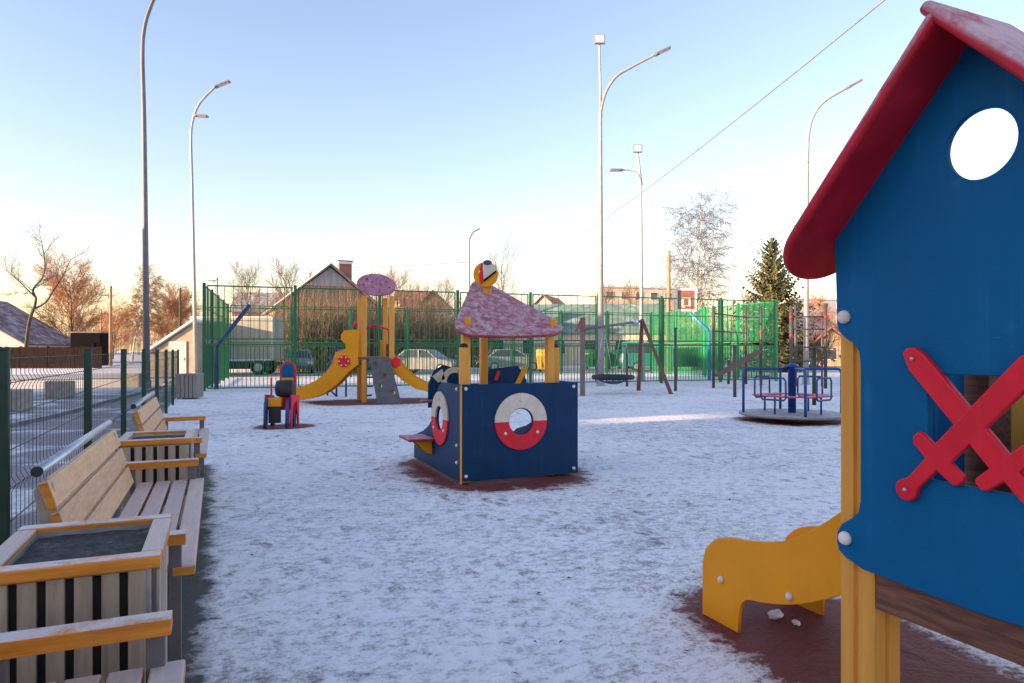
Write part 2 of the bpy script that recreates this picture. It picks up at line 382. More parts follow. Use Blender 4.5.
# ================================================================== SETTING: ground
def ground_mat():
    m, nt, b = newmat('snow_dusted_ground')
    tc = nt.nodes.new('ShaderNodeTexCoord'); pos = tc.outputs['Object']
    sx = nt.nodes.new('ShaderNodeSeparateXYZ'); nt.links.new(pos, sx.inputs[0])
    X, Y = sx.outputs[0], sx.outputs[1]
    mp = nt.nodes.new('ShaderNodeMapping'); mp.inputs['Rotation'].default_value = (0, 0, R(23)); mp.inputs['Scale'].default_value = (0.8, 1.0, 1.0)
    nt.links.new(pos, mp.inputs[0]); sv = mp.outputs[0]
    big = noise_n(nt, pos, 0.35, 3, 0.5)
    mid = noise_n(nt, sv, 3.2, 5, 0.66, 0.6)
    fine = noise_n(nt, sv, 15.0, 6, 0.74, 0.4)
    grain = noise_n(nt, pos, 48.0, 4, 0.7)
    def prints(rot, scale, sx_, lo):
        mq = nt.nodes.new('ShaderNodeMapping'); mq.inputs['Rotation'].default_value = (0, 0, R(rot)); mq.inputs['Scale'].default_value = (sx_, 1.0, 0.0)
        wv = nt.nodes.new('ShaderNodeVectorMath'); wv.operation = 'ADD'
        wn = nt.nodes.new('ShaderNodeTexNoise'); wn.inputs['Scale'].default_value = 5; nt.links.new(pos, wn.inputs['Vector'])
        ws = nt.nodes.new('ShaderNodeVectorMath'); ws.operation = 'SCALE'; ws.inputs['Scale'].default_value = 0.10
        nt.links.new(wn.outputs['Color'], ws.inputs[0]); nt.links.new(pos, wv.inputs[0]); nt.links.new(ws.outputs[0], wv.inputs[1])
        nt.links.new(wv.outputs[0], mq.inputs[0])
        vo = nt.nodes.new('ShaderNodeTexVoronoi'); vo.inputs['Scale'].default_value = scale; nt.links.new(mq.outputs[0], vo.inputs['Vector'])
        sc = nt.nodes.new('ShaderNodeSeparateColor'); nt.links.new(vo.outputs['Color'], sc.inputs[0])
        return math_n(nt, 'MULTIPLY', ramp_n(nt, vo.outputs['Distance'], 0.34, 0.20), ramp_n(nt, sc.outputs[0], lo, lo+.1))
    fp = math_n(nt, 'MAXIMUM', prints(35, 3.0, 2.1, .50), prints(-50, 2.6, 2.3, .60))
    fp = math_n(nt, 'MULTIPLY', fp, ramp_n(nt, noise_n(nt, pos, 0.55, 2, .5), .36, .56))
    # how thick the snow lies, about 0.5 on average
    th = math_n(nt, 'ADD', math_n(nt, 'MULTIPLY', big, 0.20), math_n(nt, 'MULTIPLY', mid, 0.30))
    th = math_n(nt, 'ADD', th, math_n(nt, 'MULTIPLY', fine, 0.62))
    th = math_n(nt, 'ADD', th, math_n(nt, 'MULTIPLY', grain, 0.46))
    th = math_n(nt, 'SUBTRACT', th, math_n(nt, 'MULTIPLY', fp, 0.09))      # ~0.62
    # swept or sheltered places with no snow, around the equipment: (x, y, rx, ry)
    edge = math_n(nt, 'ADD', math_n(nt, 'MULTIPLY', mid, 0.55), math_n(nt, 'MULTIPLY', fine, 0.55))   # ~0.55
    def patch(cx, cy, rx, ry):
        dx = math_n(nt, 'DIVIDE', math_n(nt, 'SUBTRACT', X, cx), rx)
        dy = math_n(nt, 'DIVIDE', math_n(nt, 'SUBTRACT', Y, cy), ry)
        d2 = math_n(nt, 'SQRT', math_n(nt, 'ADD', math_n(nt, 'POWER', math_n(nt, 'ABSOLUTE', dx), 3.0), math_n(nt, 'POWER', math_n(nt, 'ABSOLUTE', dy), 3.0)))
        return math_n(nt, 'SUBTRACT', 1.0, d2)
    pats = PATCHES
    acc = None
    for q in pats:
        v = patch(*q)
        acc = v if acc is None else math_n(nt, 'MAXIMUM', acc, v)
    nz = math_n(nt, 'MULTIPLY', math_n(nt, 'SUBTRACT', edge, 0.55), 3.6)
    red_zone = ramp_n(nt, math_n(nt, 'ADD', acc, math_n(nt, 'MULTIPLY', nz, 0.55)), -0.06, 0.20)
    red_base = ramp_n(nt, acc, -0.75, -0.5)
    # bare strip in front of and under the benches
    st = math_n(nt, 'SUBTRACT', 0.22, math_n(nt, 'ABSOLUTE', math_n(nt, 'ADD', X, 0.53)))
    st = math_n(nt, 'ADD', st, 0.30)
    st2 = math_n(nt, 'MULTIPLY', math_n(nt, 'SUBTRACT', 9.2, Y), 0.6)
    st = math_n(nt, 'MINIMUM', st, st2)
    strip = ramp_n(nt, math_n(nt, 'ADD', st, math_n(nt, 'MULTIPLY', nz, 0.16)), -0.03, 0.09)
    # trodden path outside the mesh fence
    outz = ramp_n(nt, math_n(nt, 'MULTIPLY', X, -1.0), 1.0, 1.35)
    on = noise_n(nt, sv, 0.85, 5, 0.62, 0.7)
    outbare = math_n(nt, 'MULTIPLY', math_n(nt, 'MULTIPLY', outz, ramp_n(nt, on, 0.36, 0.52)), ramp_n(nt, Y, 30.0, 24.0))
    bare = math_n(nt, 'MAXIMUM', red_zone, strip)
    cov = ramp_n(nt, th, 0.565, 0.835)
    cov = math_n(nt, 'MULTIPLY', cov, math_n(nt, 'SUBTRACT', 1.0, math_n(nt, 'MULTIPLY', bare, 0.97)))
    cov = math_n(nt, 'MULTIPLY', cov, math_n(nt, 'SUBTRACT', 1.0, math_n(nt, 'MULTIPLY', outbare, 0.9)))
    rubber = mix_n(nt, grain, (0.075, 0.010, 0.009), (0.24, 0.045, 0.038))
    tar = mix_n(nt, grain, (0.045, 0.047, 0.045), (0.12, 0.12, 0.115))
    base = mix_n(nt, red_base, mix_n(nt, 0.6, tar, (0.33, 0.26, 0.30)), rubber)
    base = mix_n(nt, strip, base, mix_n(nt, grain, (0.030, 0.034, 0.030), (0.085, 0.09, 0.08)))
    snow = mix_n(nt, ramp_n(nt, fine, 0.3, 0.7), (0.86, 0.83, 0.83), (0.97, 0.935, 0.925))
    col = mix_n(nt, math_n(nt, 'MULTIPLY', cov, 0.96), base, snow)
    nt.links.new(col, b.inputs['Base Color'])
    nt.links.new(math_n(nt, 'ADD', math_n(nt, 'MULTIPLY', cov, 0.2), 0.6), b.inputs['Roughness'])
    b.inputs['Specular IOR Level'].default_value = 0.12
    hgt = math_n(nt, 'ADD', math_n(nt, 'MULTIPLY', fine, 0.5), math_n(nt, 'MULTIPLY', mid, 1.0))
    hgt = math_n(nt, 'ADD', hgt, math_n(nt, 'MULTIPLY', grain, 0.12))
    hgt = math_n(nt, 'ADD', hgt, math_n(nt, 'MULTIPLY', cov, 0.25))
    hgt = math_n(nt, 'SUBTRACT', hgt, math_n(nt, 'MULTIPLY', fp, 0.45))
    bp = nt.nodes.new('ShaderNodeBump'); bp.inputs['Strength'].default_value = 0.5; bp.inputs['Distance'].default_value = 0.05
    nt.links.new(hgt, bp.inputs['Height']); nt.links.new(bp.outputs[0], b.inputs['Normal'])
    return m
PATCHES = [(2.95, 7.45, 1.0, 1.30), (2.72, 2.42, 0.56, 0.85), (2.35, 1.1, 0.85, 1.1)]
_t = P(378, 18.6); PATCHES.append((_t.x, _t.y, 1.9, 1.2))
_t = P(284, 12.5); PATCHES.append((_t.x, _t.y, 0.55, 0.45))
_t = P(793, 13.6); PATCHES.append((_t.x, _t.y, 1.05, 1.0))
M['ground'] = ground_mat()
def road_mat():
    m, nt, b = newmat('packed_snow_road')
    tc = nt.nodes.new('ShaderNodeTexCoord')
    mp = nt.nodes.new('ShaderNodeMapping'); mp.inputs['Scale'].default_value = (0.25, 1.3, 1); nt.links.new(tc.outputs['Object'], mp.inputs[0])
    n = noise_n(nt, mp.outputs[0], 0.9, 5, 0.65, 0.4)
    col = mix_n(nt, ramp_n(nt, n, 0.36, 0.62), (0.10, 0.095, 0.09), (0.60, 0.57, 0.55))
    nt.links.new(col, b.inputs['Base Color']); b.inputs['Roughness'].default_value = 0.75
    return m
M['road'] = road_mat()
def sunpath_mat():
    m, nt, b = newmat('sanded_snow_path')
    tc = nt.nodes.new('ShaderNodeTexCoord')
    mp = nt.nodes.new('ShaderNodeMapping'); mp.inputs['Scale'].default_value = (0.35, 1.2, 1); nt.links.new(tc.outputs['Object'], mp.inputs[0])
    n = noise_n(nt, mp.outputs[0], 1.1, 6, 0.7, 0.6)
    col = mix_n(nt, ramp_n(nt, n, 0.36, 0.60), (0.62, 0.42, 0.24), (0.88, 0.76, 0.62))  # warm sunlight of the lit band is put into this sandy tone
    nt.links.new(col, b.inputs['Base Color']); b.inputs['Roughness'].default_value = 0.8
    return m
M['sandpath'] = sunpath_mat()
g = MB(); g.add([(-700,-500,0),(900,-500,0),(900,900,0),(-700,900,0)], [(0,1,2,3)])
struct('ground', g, 'ground')
g = MB(); g.add([(-120,39,.004),(130,36,.004),(130,45,.004),(-120,48,.004)], [(0,1,2,3)])
struct('road', g, 'road')
g = MB()
g.add([(-70,24.5,.004),(-1.6,29.2,.004),(-1.6,38.4,.004),(-70,38.4,.004)], [(0,1,2,3)])
struct('path', g, 'sandpath')  # sheet added to carry the warm sunlit band
# a kerb that curves along the trodden path outside the fence
kp = curve_pts([PG(-60,447), PG(0,430), PG(60,416), PG(110,402), PG(140,394), PG(160,388)], 8)
k = MB()
for a, b_ in zip(kp[:-1], kp[1:]):
    dv = (b_-a); L = dv.length
    k.box(((a+b_)/2 + Vector((0,0,.04))), (L*1.0, 0.10, 0.08), rotz=math.atan2(dv.y, dv.x))
struct('kerb', k, 'kerbstone')

# ================================================================== PLAYHOUSE (right foreground)
XW = 1.765                                   # outer face of the near blue wall
AX = 1.125                                   # its axis of symmetry along Y
ph = thing('playhouse', 'blue gabled playhouse with red roof and crossed red swords under a round hole', 'playhouse', (2.4, AX, 0))
def wy(px, py): return onX(XW, px, py)
eave = wy(835, 240); apex = wy(965, 45)
left = [wy(*q) for q in ((836,300),(836.3,322),(838,331),(845,338),(853,343),(858.5,352),(860,364))]
left2 = [wy(*q) for q in ((860,500),(858,512),(850,519),(841,524),(836.8,532),(836.3,541),(838.4,550),(846,558.5),(852,562))]
zb = left2[-1][1] - 0.012
half = [(AX+0.43, eave[1]+0.0)] + [(p[0], p[1]) for p in left] + [(p[0], p[1]) for p in left2] + [(AX+0.33, zb), (AX, zb-0.012)]
apz = apex[1] + 0.02
full = [(AX, apz)] + half + [(2*AX-p[0], p[1]) for p in half[-2::-1]]
hole = circ(wy(979.5,144)[0]-.001, wy(979.5,144)[1], 0.088, 0.088)
win = rrect(AX-0.125, 1.05, AX+0.125, 1.335, 0.012, 3)
panel('side_wall', [full, hole, win], 0.022, 'blue', ph, Matrix.Translation((XW+.011,0,0)) @ MX, bev=0.004)
PX0 = XW + 0.0225                            # posts stand behind the wall board
XB = 3.06
def hpost(x, y, z1):
    mb = MB(); s = 0.06; gz = 0.010
    # square profile with a groove down each face
    prof = []
    base = [(-s+.006,-s),(-gz,-s),(-gz*.6,-s+gz),(gz*.6,-s+gz),(gz,-s),(s-.006,-s)]
    for q in range(4):
        a = R(90*q)
        prof += [(px*math.cos(a)-py*math.sin(a), px*math.sin(a)+py*math.cos(a)) for px, py in base]
    mb.prism(prof, 0, z1, Matrix.Translation((x, y, 0)))
    return obj('post', mb, 'post', ph, world=True)
YN, YF = AX-0.368, AX+0.368+0.002
for px_, py_, zt in ((PX0+.06, YF, 1.74), (PX0+.06, YN, 1.74), (XB-.06, YF, 1.50), (XB-.06, YN, 1.50)):
    hpost(px_, py_, zt)
# far gable wall, same outline
panel('back_board', [rrect(AX-.40, zb, AX+.40, 1.42, .06, 5)], 0.022, 'blue', ph, Matrix.Translation((XB+.0135,0,0)) @ MX, bev=0.004)
# roof slabs
sl = math.atan2(apz-eave[1], 0.43)
def slab(sign):
    up = 0.040 if sign < 0 else -0.004
    L = 0.805
    T = Matrix.Translation((0, AX, apz+0.022)) @ Matrix.Rotation(-sl*1.0 if sign > 0 else sl, 4, 'X')
    W0, W1 = 1.605, 1.93
    lp = rrect(W0, -0.0, W1, L, 0.085, 8) if False else None
    pts = []
    r = 0.155
    # outline u = X, v = distance down the slope (square at the ridge, rounded at the eave)
    v0 = -up
    pts = [(W0, v0), (W0, L-r)]
    pts += [(W0+r-r*math.cos(a), L-r+r*math.sin(a)) for a in [R(90*k/8) for k in range(1,9)]]
    pts += [(W1-r+r*math.sin(a), L-r+r*math.cos(a)) for a in [R(90*k/8) for k in range(0,9)]]
    pts += [(W1, v0)]
    pts = [(u, v*sign) for u, v in pts]
    if sign < 0: pts = pts[::-1]
    return panel('roof_panel', [pts], 0.036, 'redroof', ph, T, bev=0.014, res=4)
slab(1); slab(-1)
# floor beam and platform
mb = MB(); mb.box((PX0+.022, AX, 0.70), (0.036, 0.612, 0.135), bevel=0.004)
obj('floor_beam', mb, 'brown', ph, world=True)
mb = MB(); mb.box((XB-.03, AX, 0.70), (0.036, 0.612, 0.135), bevel=0.004)
obj('floor_beam', mb, 'brown', ph, world=True)
mb = MB()
for i in range(5):
    mb.box((PX0+.045+ (XB-.05-PX0-.045)/2, AX-.24+.12*i, 0.745), (XB-.05-PX0-.05, 0.112, 0.03), bevel=0.003)
obj('platform', mb, 'brown', ph, world=True)
# crossed swords, a flat cut board each
def sword(sgn, off):
    c0 = Vector((AX+0.003, 1.207)); dirv = Vector((-sgn*0.667, 0.745))   # hilt low, blade tip high
    per = Vector((-dirv.y, dirv.x))
    def q(s, w): p = c0 + dirv*s + per*w; return (p.x, p.y)
    pts = []
    b = 0.030
    tip = 0.262
    pts += [q(-0.148, b), q(tip-0.045, b+.002), q(tip-0.012, b*0.72), q(tip, 0.0), q(tip-0.006, -b*0.75), q(tip-0.05, -b), q(-0.148, -b)]
    # guard
    gs0, gs1, gw = -0.148, -0.108, 0.083
    right = [q(-0.106, -b), q(-0.106, -gw+.012), q(-0.113, -gw), q(-0.135, -gw), q(-0.146, -gw+.012), q(-0.150, -0.022)]
    leftg = [q(-0.150, 0.022), q(-0.146, gw-.012), q(-0.135, gw), q(-0.113, gw), q(-0.106, gw-.012), q(-0.106, b)]
    blade = [q(-0.106, b), q(tip-0.045, b+.002), q(tip-0.014, b*0.78), q(tip-0.001, b*.2), q(tip-0.003, -b*0.45), q(tip-0.05, -b), q(-0.106, -b)]
    pom = []
    for k in range(17):
        a = R(50 + 260*k/16)
        pom.append(q(-0.258 + 0.031*math.cos(a), -0.031*math.sin(a)) if True else None)
    loop = blade[1:-1] + right + [q(-0.225, -0.019)] + pom + [q(-0.225, 0.019)] + leftg
    sw = panel('sword', [loop], 0.020, 'red', ph, Matrix.Translation((XW-0.0105-off, 0, 0)) @ MX, bev=0.005)
    for s in (tip-0.035, -0.258):
        p = c0 + dirv*s
        bolt(sw, (XW-0.0215-off, p.x, p.y), (-1,0,0), 0.006, 'screw_head', 'steel')
    return sw
sword(-1, 0.0)      # pommel towards the far, low corner
# the second sword lies in the same board thickness, cut out round the first: set a hair proud
sword(1, 0.0008)
for px_, py_ in ((845,317),(846,538)):
    y_, z_ = wy(px_, py_)
    bolt(ph, (XW-.0005, y_, z_), (-1,0,0), 0.021)
    bolt(ph, (XW-.0005, 2*AX-y_, z_), (-1,0,0), 0.021)
# side towards the slide: blue board, red rail, yellow hood
mb = MB(); mb.box((2.21, YF+.02, 1.16), (0.20, 0.02, 0.82), bevel=0.004); obj('entry_board', mb, 'blue', ph, world=True)
mb = MB(); mb.box((2.40, YF, 1.05), (0.12, 0.10, 0.60), bevel=0.006); obj('entry_post', mb, 'brown', ph, world=True)
mb = MB(); mb.box((2.72, YF+.03, 1.20), (0.50, 0.02, 0.56), bevel=0.004); obj('entry_board', mb, 'post', ph, world=True)
mb = MB(); mb.tube([(2.02, YF, .82), (2.02, YF, 1.5)], 0.016, 10); mb.tube([(1.95, YF, 1.5), (2.30, YF, 1.5)], 0.016, 10)
obj('hand_rail', mb, 'red', ph, world=True)
mb = MB(); mb.box((2.45, YN, 1.0), (1.0, 0.02, 0.5), bevel=0.004); obj('end_board', mb, 'blue', ph, world=True)
# slide
XS0, XS1 = 2.36, 2.94
sld = MB()
top = [(702.3,611.7),(702.3,585),(702.4,561.5),(705.4,548),(712.5,541),(719,538.3),(726.9,537.3),(736,538.5),(745.3,540.4),(758,541.6),(772,542),(782,541.2),(792.4,538.6),(803,534.6),(812.9,529.2),(826,521.5),(838.5,513)]
bot = [(838.5,595.7),(826,599.5),(812.9,602.2),(800,604.2),(788.3,604.9),(774,604.2),(759.7,602.4),(751,600.2),(745.5,600.5),(741.5,603.5),(739.6,609),(738.6,616),(738,632)]
tp = [onX(XS0, *q) for q in top]; bt = [onX(XS0, *q) for q in bot]
y1, z1 = tp[-1]; y2, z2 = bt[0]
loop = tp + [(1.80, z1+.20), (1.565, z1+.42), (1.565, z2+.30), (1.80, z2+.16)] + bt
loop[0] = (loop[0][0], 0.003); loop[-1] = (loop[-1][0], 0.003)
sroot = panel('slide', [loop], 0.020, 'orange', ph, Matrix.Translation((XS0+.01,0,0)) @ MX, bev=0.003)
panel('side_panel', [loop], 0.020, 'orange', sroot, Matrix.Translation((XS1-.01,0,0)) @ MX, bev=0.003)
ch = MB()
prof = [(1.565, .93), (1.80, .70), (2.06, .50), (2.28, .40), (2.50, .345), (2.70, .33), (2.86, .335)]
cp = [(p.x, p.y) for p in curve_pts([(a, b_, 0) for a, b_ in prof], 6)]
n = len(cp)
vs = [(XS0+.021, a, z) for a, z in cp] + [(XS1-.021, a, z) for a, z in cp] + [(XS0+.021, a, z-.015) for a, z in cp] + [(XS1-.021, a, z-.015) for a, z in cp]
fs = [(i, i+1, n+i+1, n+i) for i in range(n-1)] + [(2*n+i+1, 2*n+i, 3*n+i, 3*n+i+1) for i in range(n-1)]
fs += [(n-1, 2*n-1, 4*n-1, 3*n-1), (0, 2*n, 3*n, n)]
ch.add(vs, fs, False); obj('chute', ch, 'orange', sroot, world=True)
for q in ((721.5,579.5),(790,596.5)):
    y_, z_ = onX(XS0, *q); bolt(sroot, (XS0-.0005, y_, z_), (-1,0,0), 0.019)
# lumps of snow lying on the bare rubber
for i, (q, r_, lab) in enumerate((((775.5,617), .040, 'larger lump of snow lying on bare red rubber under the slide'), ((796,624), .022, 'small lump of snow lying on bare red rubber under the slide'))):
    p = PG(*q); mb = MB()
    bm = bmesh.new(); bmesh.ops.create_icosphere(bm, subdivisions=3, radius=1)
    for v in bm.verts:
        v.co *= 1 + 0.35*mnoise.noise(v.co*1.6 + Vector((i*7, 0, 0)))
        v.co = Vector((v.co.x*r_*1.25, v.co.y*r_*.8, max(v.co.z, -.6)*r_*.55 + r_*.33))
    bm.verts.index_update()
    mb.add([v.co.copy() for v in bm.verts], [[v.index for v in f.verts] for f in bm.faces], True); bm.free()
    solo('snow_lump', mb, 'snowlump', lab, 'snow lump', p, 'snow lumps by the slide', R(20+50*i), local=True)

# ================================================================== BENCHES AND PLANTERS (left)
LB = 2.05                                     # arm to arm
def make_bench(loc, label):
    b = thing('park_bench', label, 'bench', (loc[0]-.022, loc[1], 0), 0, 'benches along the mesh fence')     # local: y 0..LB along the row, world x offsets
    for k in range(4):
        x = -0.415 + 0.1035*k
        mb = MB(); mb.box((x, LB/2, 0.493 + (0.004 if k == 3 else 0)), (0.088, LB+0.03, 0.042), bevel=0.006); sb_ = obj('seat_board', mb, 'benchwood', b)
        for yy in (-.0165, LB+.0165):
            mb = MB(); mb.box((x, yy, 0.493 + (0.004 if k == 3 else 0)), (0.078, .003, .032)); obj('board_end', mb, 'benchend', sb_)
    tilt = R(17)
    for k in range(3):
        s = 0.085 + 0.130*k
        cx = -0.485 - s*math.sin(tilt); cz = 0.500 + s*math.cos(tilt)
        T = Matrix.Translation((cx, LB/2, cz)) @ Matrix.Rotation(-tilt, 4, 'Y')
        mb = MB(); mb.box((0,0,0), (0.036, LB-0.12, 0.112), mat=T, bevel=0.005); bb_ = obj('back_board', mb, 'backwood', b)
        for yy in (-(LB-.12)/2-.0015, (LB-.12)/2+.0015):
            mb = MB(); mb.box((0,yy,0), (.030,.003,.106), mat=T); obj('board_end', mb, 'benchend', bb_)
    xr = -0.485 - 0.425*math.sin(tilt); zr = 0.50 + 0.425*math.cos(tilt) + 0.025
    mb = MB(); mb.tube([(xr-.005, 0.03, zr), (xr-.005, LB-.10, zr)], 0.020, 16)
    rail = obj('top_rail', mb, 'steel', b)
    for y in (0.022, LB-.092):
        mb = MB(); mb.tube([(xr-.005, y, zr), (xr-.005, y+.012, zr)], 0.0205, 16); obj('rail_cap', mb, 'dark', rail)
    for y in (0.10, LB-.17):
        # inclined side plate that carries the back boards
        pl = [(-0.470, 0.42), (-0.53, 0.40), (-0.60, 0.60), (xr-.030, zr-.085), (xr+.004, zr-.035), (xr+.035, zr-.06), (-0.535, 0.60), (-0.49, 0.50)]
        panel('back_support', [pl], 0.022, 'legplate', b, Matrix.Translation((0, y, 0)) @ MY, world=False, bev=0.003)
    for y in (0.0, LB):
        mb = MB(); mb.box((-0.325, y, 0.632), (0.46, 0.075, 0.046), bevel=0.003); obj('armrest', mb, 'benchend', b)
        fr = MB()
        fr.box((-0.135, y, 0.304), (0.048, 0.030, 0.607), bevel=0.003); fr.box((-0.50, y, 0.304), (0.048, 0.030, 0.607), bevel=0.003)
        fr.box((-0.318, y, 0.43), (0.315, 0.028, 0.045), bevel=0.003); fr.box((-0.318, y, 0.015), (0.315, 0.028, 0.03), bevel=0.003)
        obj('leg_frame', fr, 'benchleg', b)
    return b
b0 = make_bench((0, 0.10, 0), 'pale wooden bench at the picture edge, only one armrest and seat board ends in view')
dup(b0, (-.022, 3.11, 0), label='wooden bench with steel top rail, between the two slatted planter boxes')
dup(b0, (-.022, 6.42, 0), label='farthest wooden bench, beyond the second planter box, with dusted seat')
def make_planter(loc, label):
    W, D, Hh = 0.44, 0.54, 0.77               # x from -0.59 to -0.15
    b = thing('planter_box', label, 'planter', (loc[0]-.032, loc[1], 0), 0, 'slatted planter boxes between the benches')
    cx = -0.37
    for y, nme in ((0.0, 'n'), (D, 'f')):
        for k in range(6):
            mb = MB(); mb.box((-0.59+.044+ (W-.088)*k/5, y, 0.375), (0.047, 0.020, 0.70), bevel=0.003); obj('slat', mb, 'slat', b)
    for x in (-0.59, -0.15):
        for k in range(5):
            mb = MB(); mb.box((x, .075 + (D-.15)*k/4, 0.375), (0.020, 0.062, 0.70), bevel=0.003); obj('slat', mb, 'slat', b)
    rw = 0.062
    for y in (-.004, D+.004):
        mb = MB(); mb.box((cx, y+ (rw/2-.02)*(1 if y < .1 else -1), Hh-.021), (W+.045, rw, 0.042), bevel=0.007); obj('rim_board', mb, 'benchend', b)
    for x in (-0.594, -0.146):
        mb = MB(); mb.box((x + (rw/2-.02)*(1 if x < -.3 else -1), D/2, Hh-.0225), (rw, D-.092, 0.042), bevel=0.007); obj('rim_board', mb, 'benchwood', b)
    fr = MB()
    for x in (-0.572, -0.168):
        for y in (0.022, D-.022): fr.box((x, y, 0.36), (0.024, 0.020, 0.72), bevel=0.002)
    for x in (-0.1395,):
        for j in range(3): fr.box((x+.0035, 0.004+.013*j, 0.36), (0.007, 0.008, 0.715))
    obj('corner_frame', fr, 'steel', b)
    ln = MB(); t = .006
    x0, x1, y0, y1_ = -0.553, -0.187, .036, D-.036
    ln.box(((x0+x1)/2, y0, .60), (x1-x0, t, .30)); ln.box(((x0+x1)/2, y1_, .60), (x1-x0, t, .30))
    ln.box((x0, (y0+y1_)/2, .60), (t, y1_-y0-t, .30)); ln.box((x1, (y0+y1_)/2, .60), (t, y1_-y0-t, .30))
    ln.box(((x0+x1)/2, (y0+y1_)/2, .453), (x1-x0, y1_-y0, .006))
    obj('liner', ln, 'steel', b)
    so = MB(); nx, ny = 14, 18
    vs = []
    for j in range(ny+1):
        for i in range(nx+1):
            x = x0+.004+(x1-x0-.008)*i/nx; y = y0+.004+(y1_-y0-.008)*j/ny
            vs.append((x, y, 0.735 + 0.006*mnoise.noise(Vector((x*14, y*14, 3)))))
    so.add(vs, [(j*(nx+1)+i, j*(nx+1)+i+1, (j+1)*(nx+1)+i+1, (j+1)*(nx+1)+i) for j in range(ny) for i in range(nx)], True)
    obj('soil', so, 'soil', b)
    inn = MB(); inn.box((cx, D/2, .365), (W-.036, D-.036, .69)); obj('lining_box', inn, 'boxlining', b)
    return b
p0 = make_planter((0, 2.385, 0), 'slatted planter box of dark soil, in front, behind the nearest armrest')
dup(p0, (-.032, 5.44, 0), label='slatted planter box of dark soil between the middle and the farthest bench')

# ================================================================== MESH FENCE (left)
XF = -1.03
mf = thing('mesh_fence', 'low dark green wire mesh fence running behind the benches', 'fence', (XF, 12, 0))
ys = [1.93 + 2.49*k for k in range(9)]; ys[1] -= .08
for y in ys:
    mb = MB(); mb.box((XF, y, 0.70), (0.06, 0.04, 1.40), bevel=0.006); mb.box((XF, y, 1.406), (0.066, 0.046, 0.012))
    obj('post', mb, 'fgreen', mf, world=True)
for ya, yb in zip(ys[:-1], ys[1:]):
    mb = MB(); n = 26
    zs = [.06, .24, .44, .64, .84, 1.04, 1.22, 1.355]
    for k in range(n+1):
        y = ya+.03 + (yb-ya-.06)*k/n; w = .0020
        # V-shaped folds stiffen the panel
        prof = [(0,.04),(0,.60),(.022,.64),(0,.68),(0,1.18),(.022,1.22),(0,1.26),(0,1.37)]
        for (o0, z0), (o1, z1_) in zip(prof[:-1], prof[1:]):
            mb.add([(XF-.034+o0-w, y-w, z0), (XF-.034+o0+w, y-w, z0), (XF-.034+o0, y+w, z0), (XF-.034+o1-w, y-w, z1_), (XF-.034+o1+w, y-w, z1_), (XF-.034+o1, y+w, z1_)],
                   [(0,1,4,3),(1,2,5,4),(2,0,3,5)])
    for z in zs:
        o = .022 if z in (.64, 1.22) else 0
        mb.box((XF-.034+o, (ya+yb)/2, z), (.0055, yb-ya-.04, .0055))
    obj('mesh_panel', mb, 'fwire', mf, world=True)

# ================================================================== SHIP PLAY CABIN (middle)
SX0, SX1, SY0 = 2.32, 3.70, 6.71
sh = thing('ship_cabin', 'dark blue ship shaped play cabin with lifebuoys and a snowy pink red triangular roof', 'play cabin', (3.0, 7.4, 0))
Zt = 1.04
fl = rrect(SX0+.014, 0.03, SX1, Zt, 0.015, 3)
bc = ((525.3-0), 421)
def onY(Y, px, py):
    t = (px-512)/F; d = Y/(cs - t*sn)
    return (d*(sn+t*cs), zat(py, d))
bcx, bcz = onY(SY0, 520.7, 421.2)
rO, rI = 0.305, 0.145
panel('front_panel', [fl, circ(bcx, bcz, rI-.01)], 0.022, 'blue_far', sh, Matrix.Translation((0, SY0+.011, 0)) @ MY, bev=0.003)
def buoy(T, cx, cz, ax, ro, ri, parent):
    up = circ(cx, cz, ro, n=28, a0=0, a1=math.pi) + circ(cx, cz, ri, n=28, a0=0, a1=math.pi)[::-1]
    dn = circ(cx, cz, ro, n=28, a0=math.pi, a1=2*math.pi) + circ(cx, cz, ri, n=28, a0=math.pi, a1=2*math.pi)[::-1]
    lb = panel('lifebuoy', [dn], 0.020, 'red', parent, T, bev=0.002)
    panel('pale_half', [up], 0.020, 'cream', lb, T, bev=0.002)
    for a in (90, 213, 327):
        rr = (ro+ri)/2
        p = T @ Vector((cx+rr*math.cos(R(a)), cz+rr*math.sin(R(a)), 0.010 if ax == 'Y' else -0.010))
        bolt(lb, p, (0,-1,0) if ax == 'Y' else (-1,0,0), 0.018)
buoy(Matrix.Translation((0, SY0-.0102, 0)) @ MY, bcx, bcz, 'Y', rO, rI, sh)
# port side board: tall by the corner, sweeping down to a low stern
sy = lambda px, py: onX(SX0, px, py)
side = [(SY0+.004, .03), (SY0+.004, Zt), (SY0+.62, Zt), (SY0+.72, Zt-.04), (SY0+.80, .93), (SY0+.87, .76), (SY0+.98, .61), (SY0+1.14, .50), (SY0+1.36, .42), (SY0+1.66, .35), (SY0+1.78, .29), (SY0+1.80, .03)]
bsy, bsz = sy(441.5, 419)
panel('side_panel', [side, circ(bsy, bsz, .13)], 0.022, 'blue_far', sh, Matrix.Translation((SX0-.011+.011, 0, 0)) @ MX, bev=0.003)
buoy(Matrix.Translation((SX0-.0215, 0, 0)) @ MX, bsy, bsz+.01, 'X', .30, .14, sh)
panel('side_panel', [side], 0.022, 'blue_far', sh, Matrix.Translation((SX1-.011, 0, 0)) @ MX, bev=0.003)
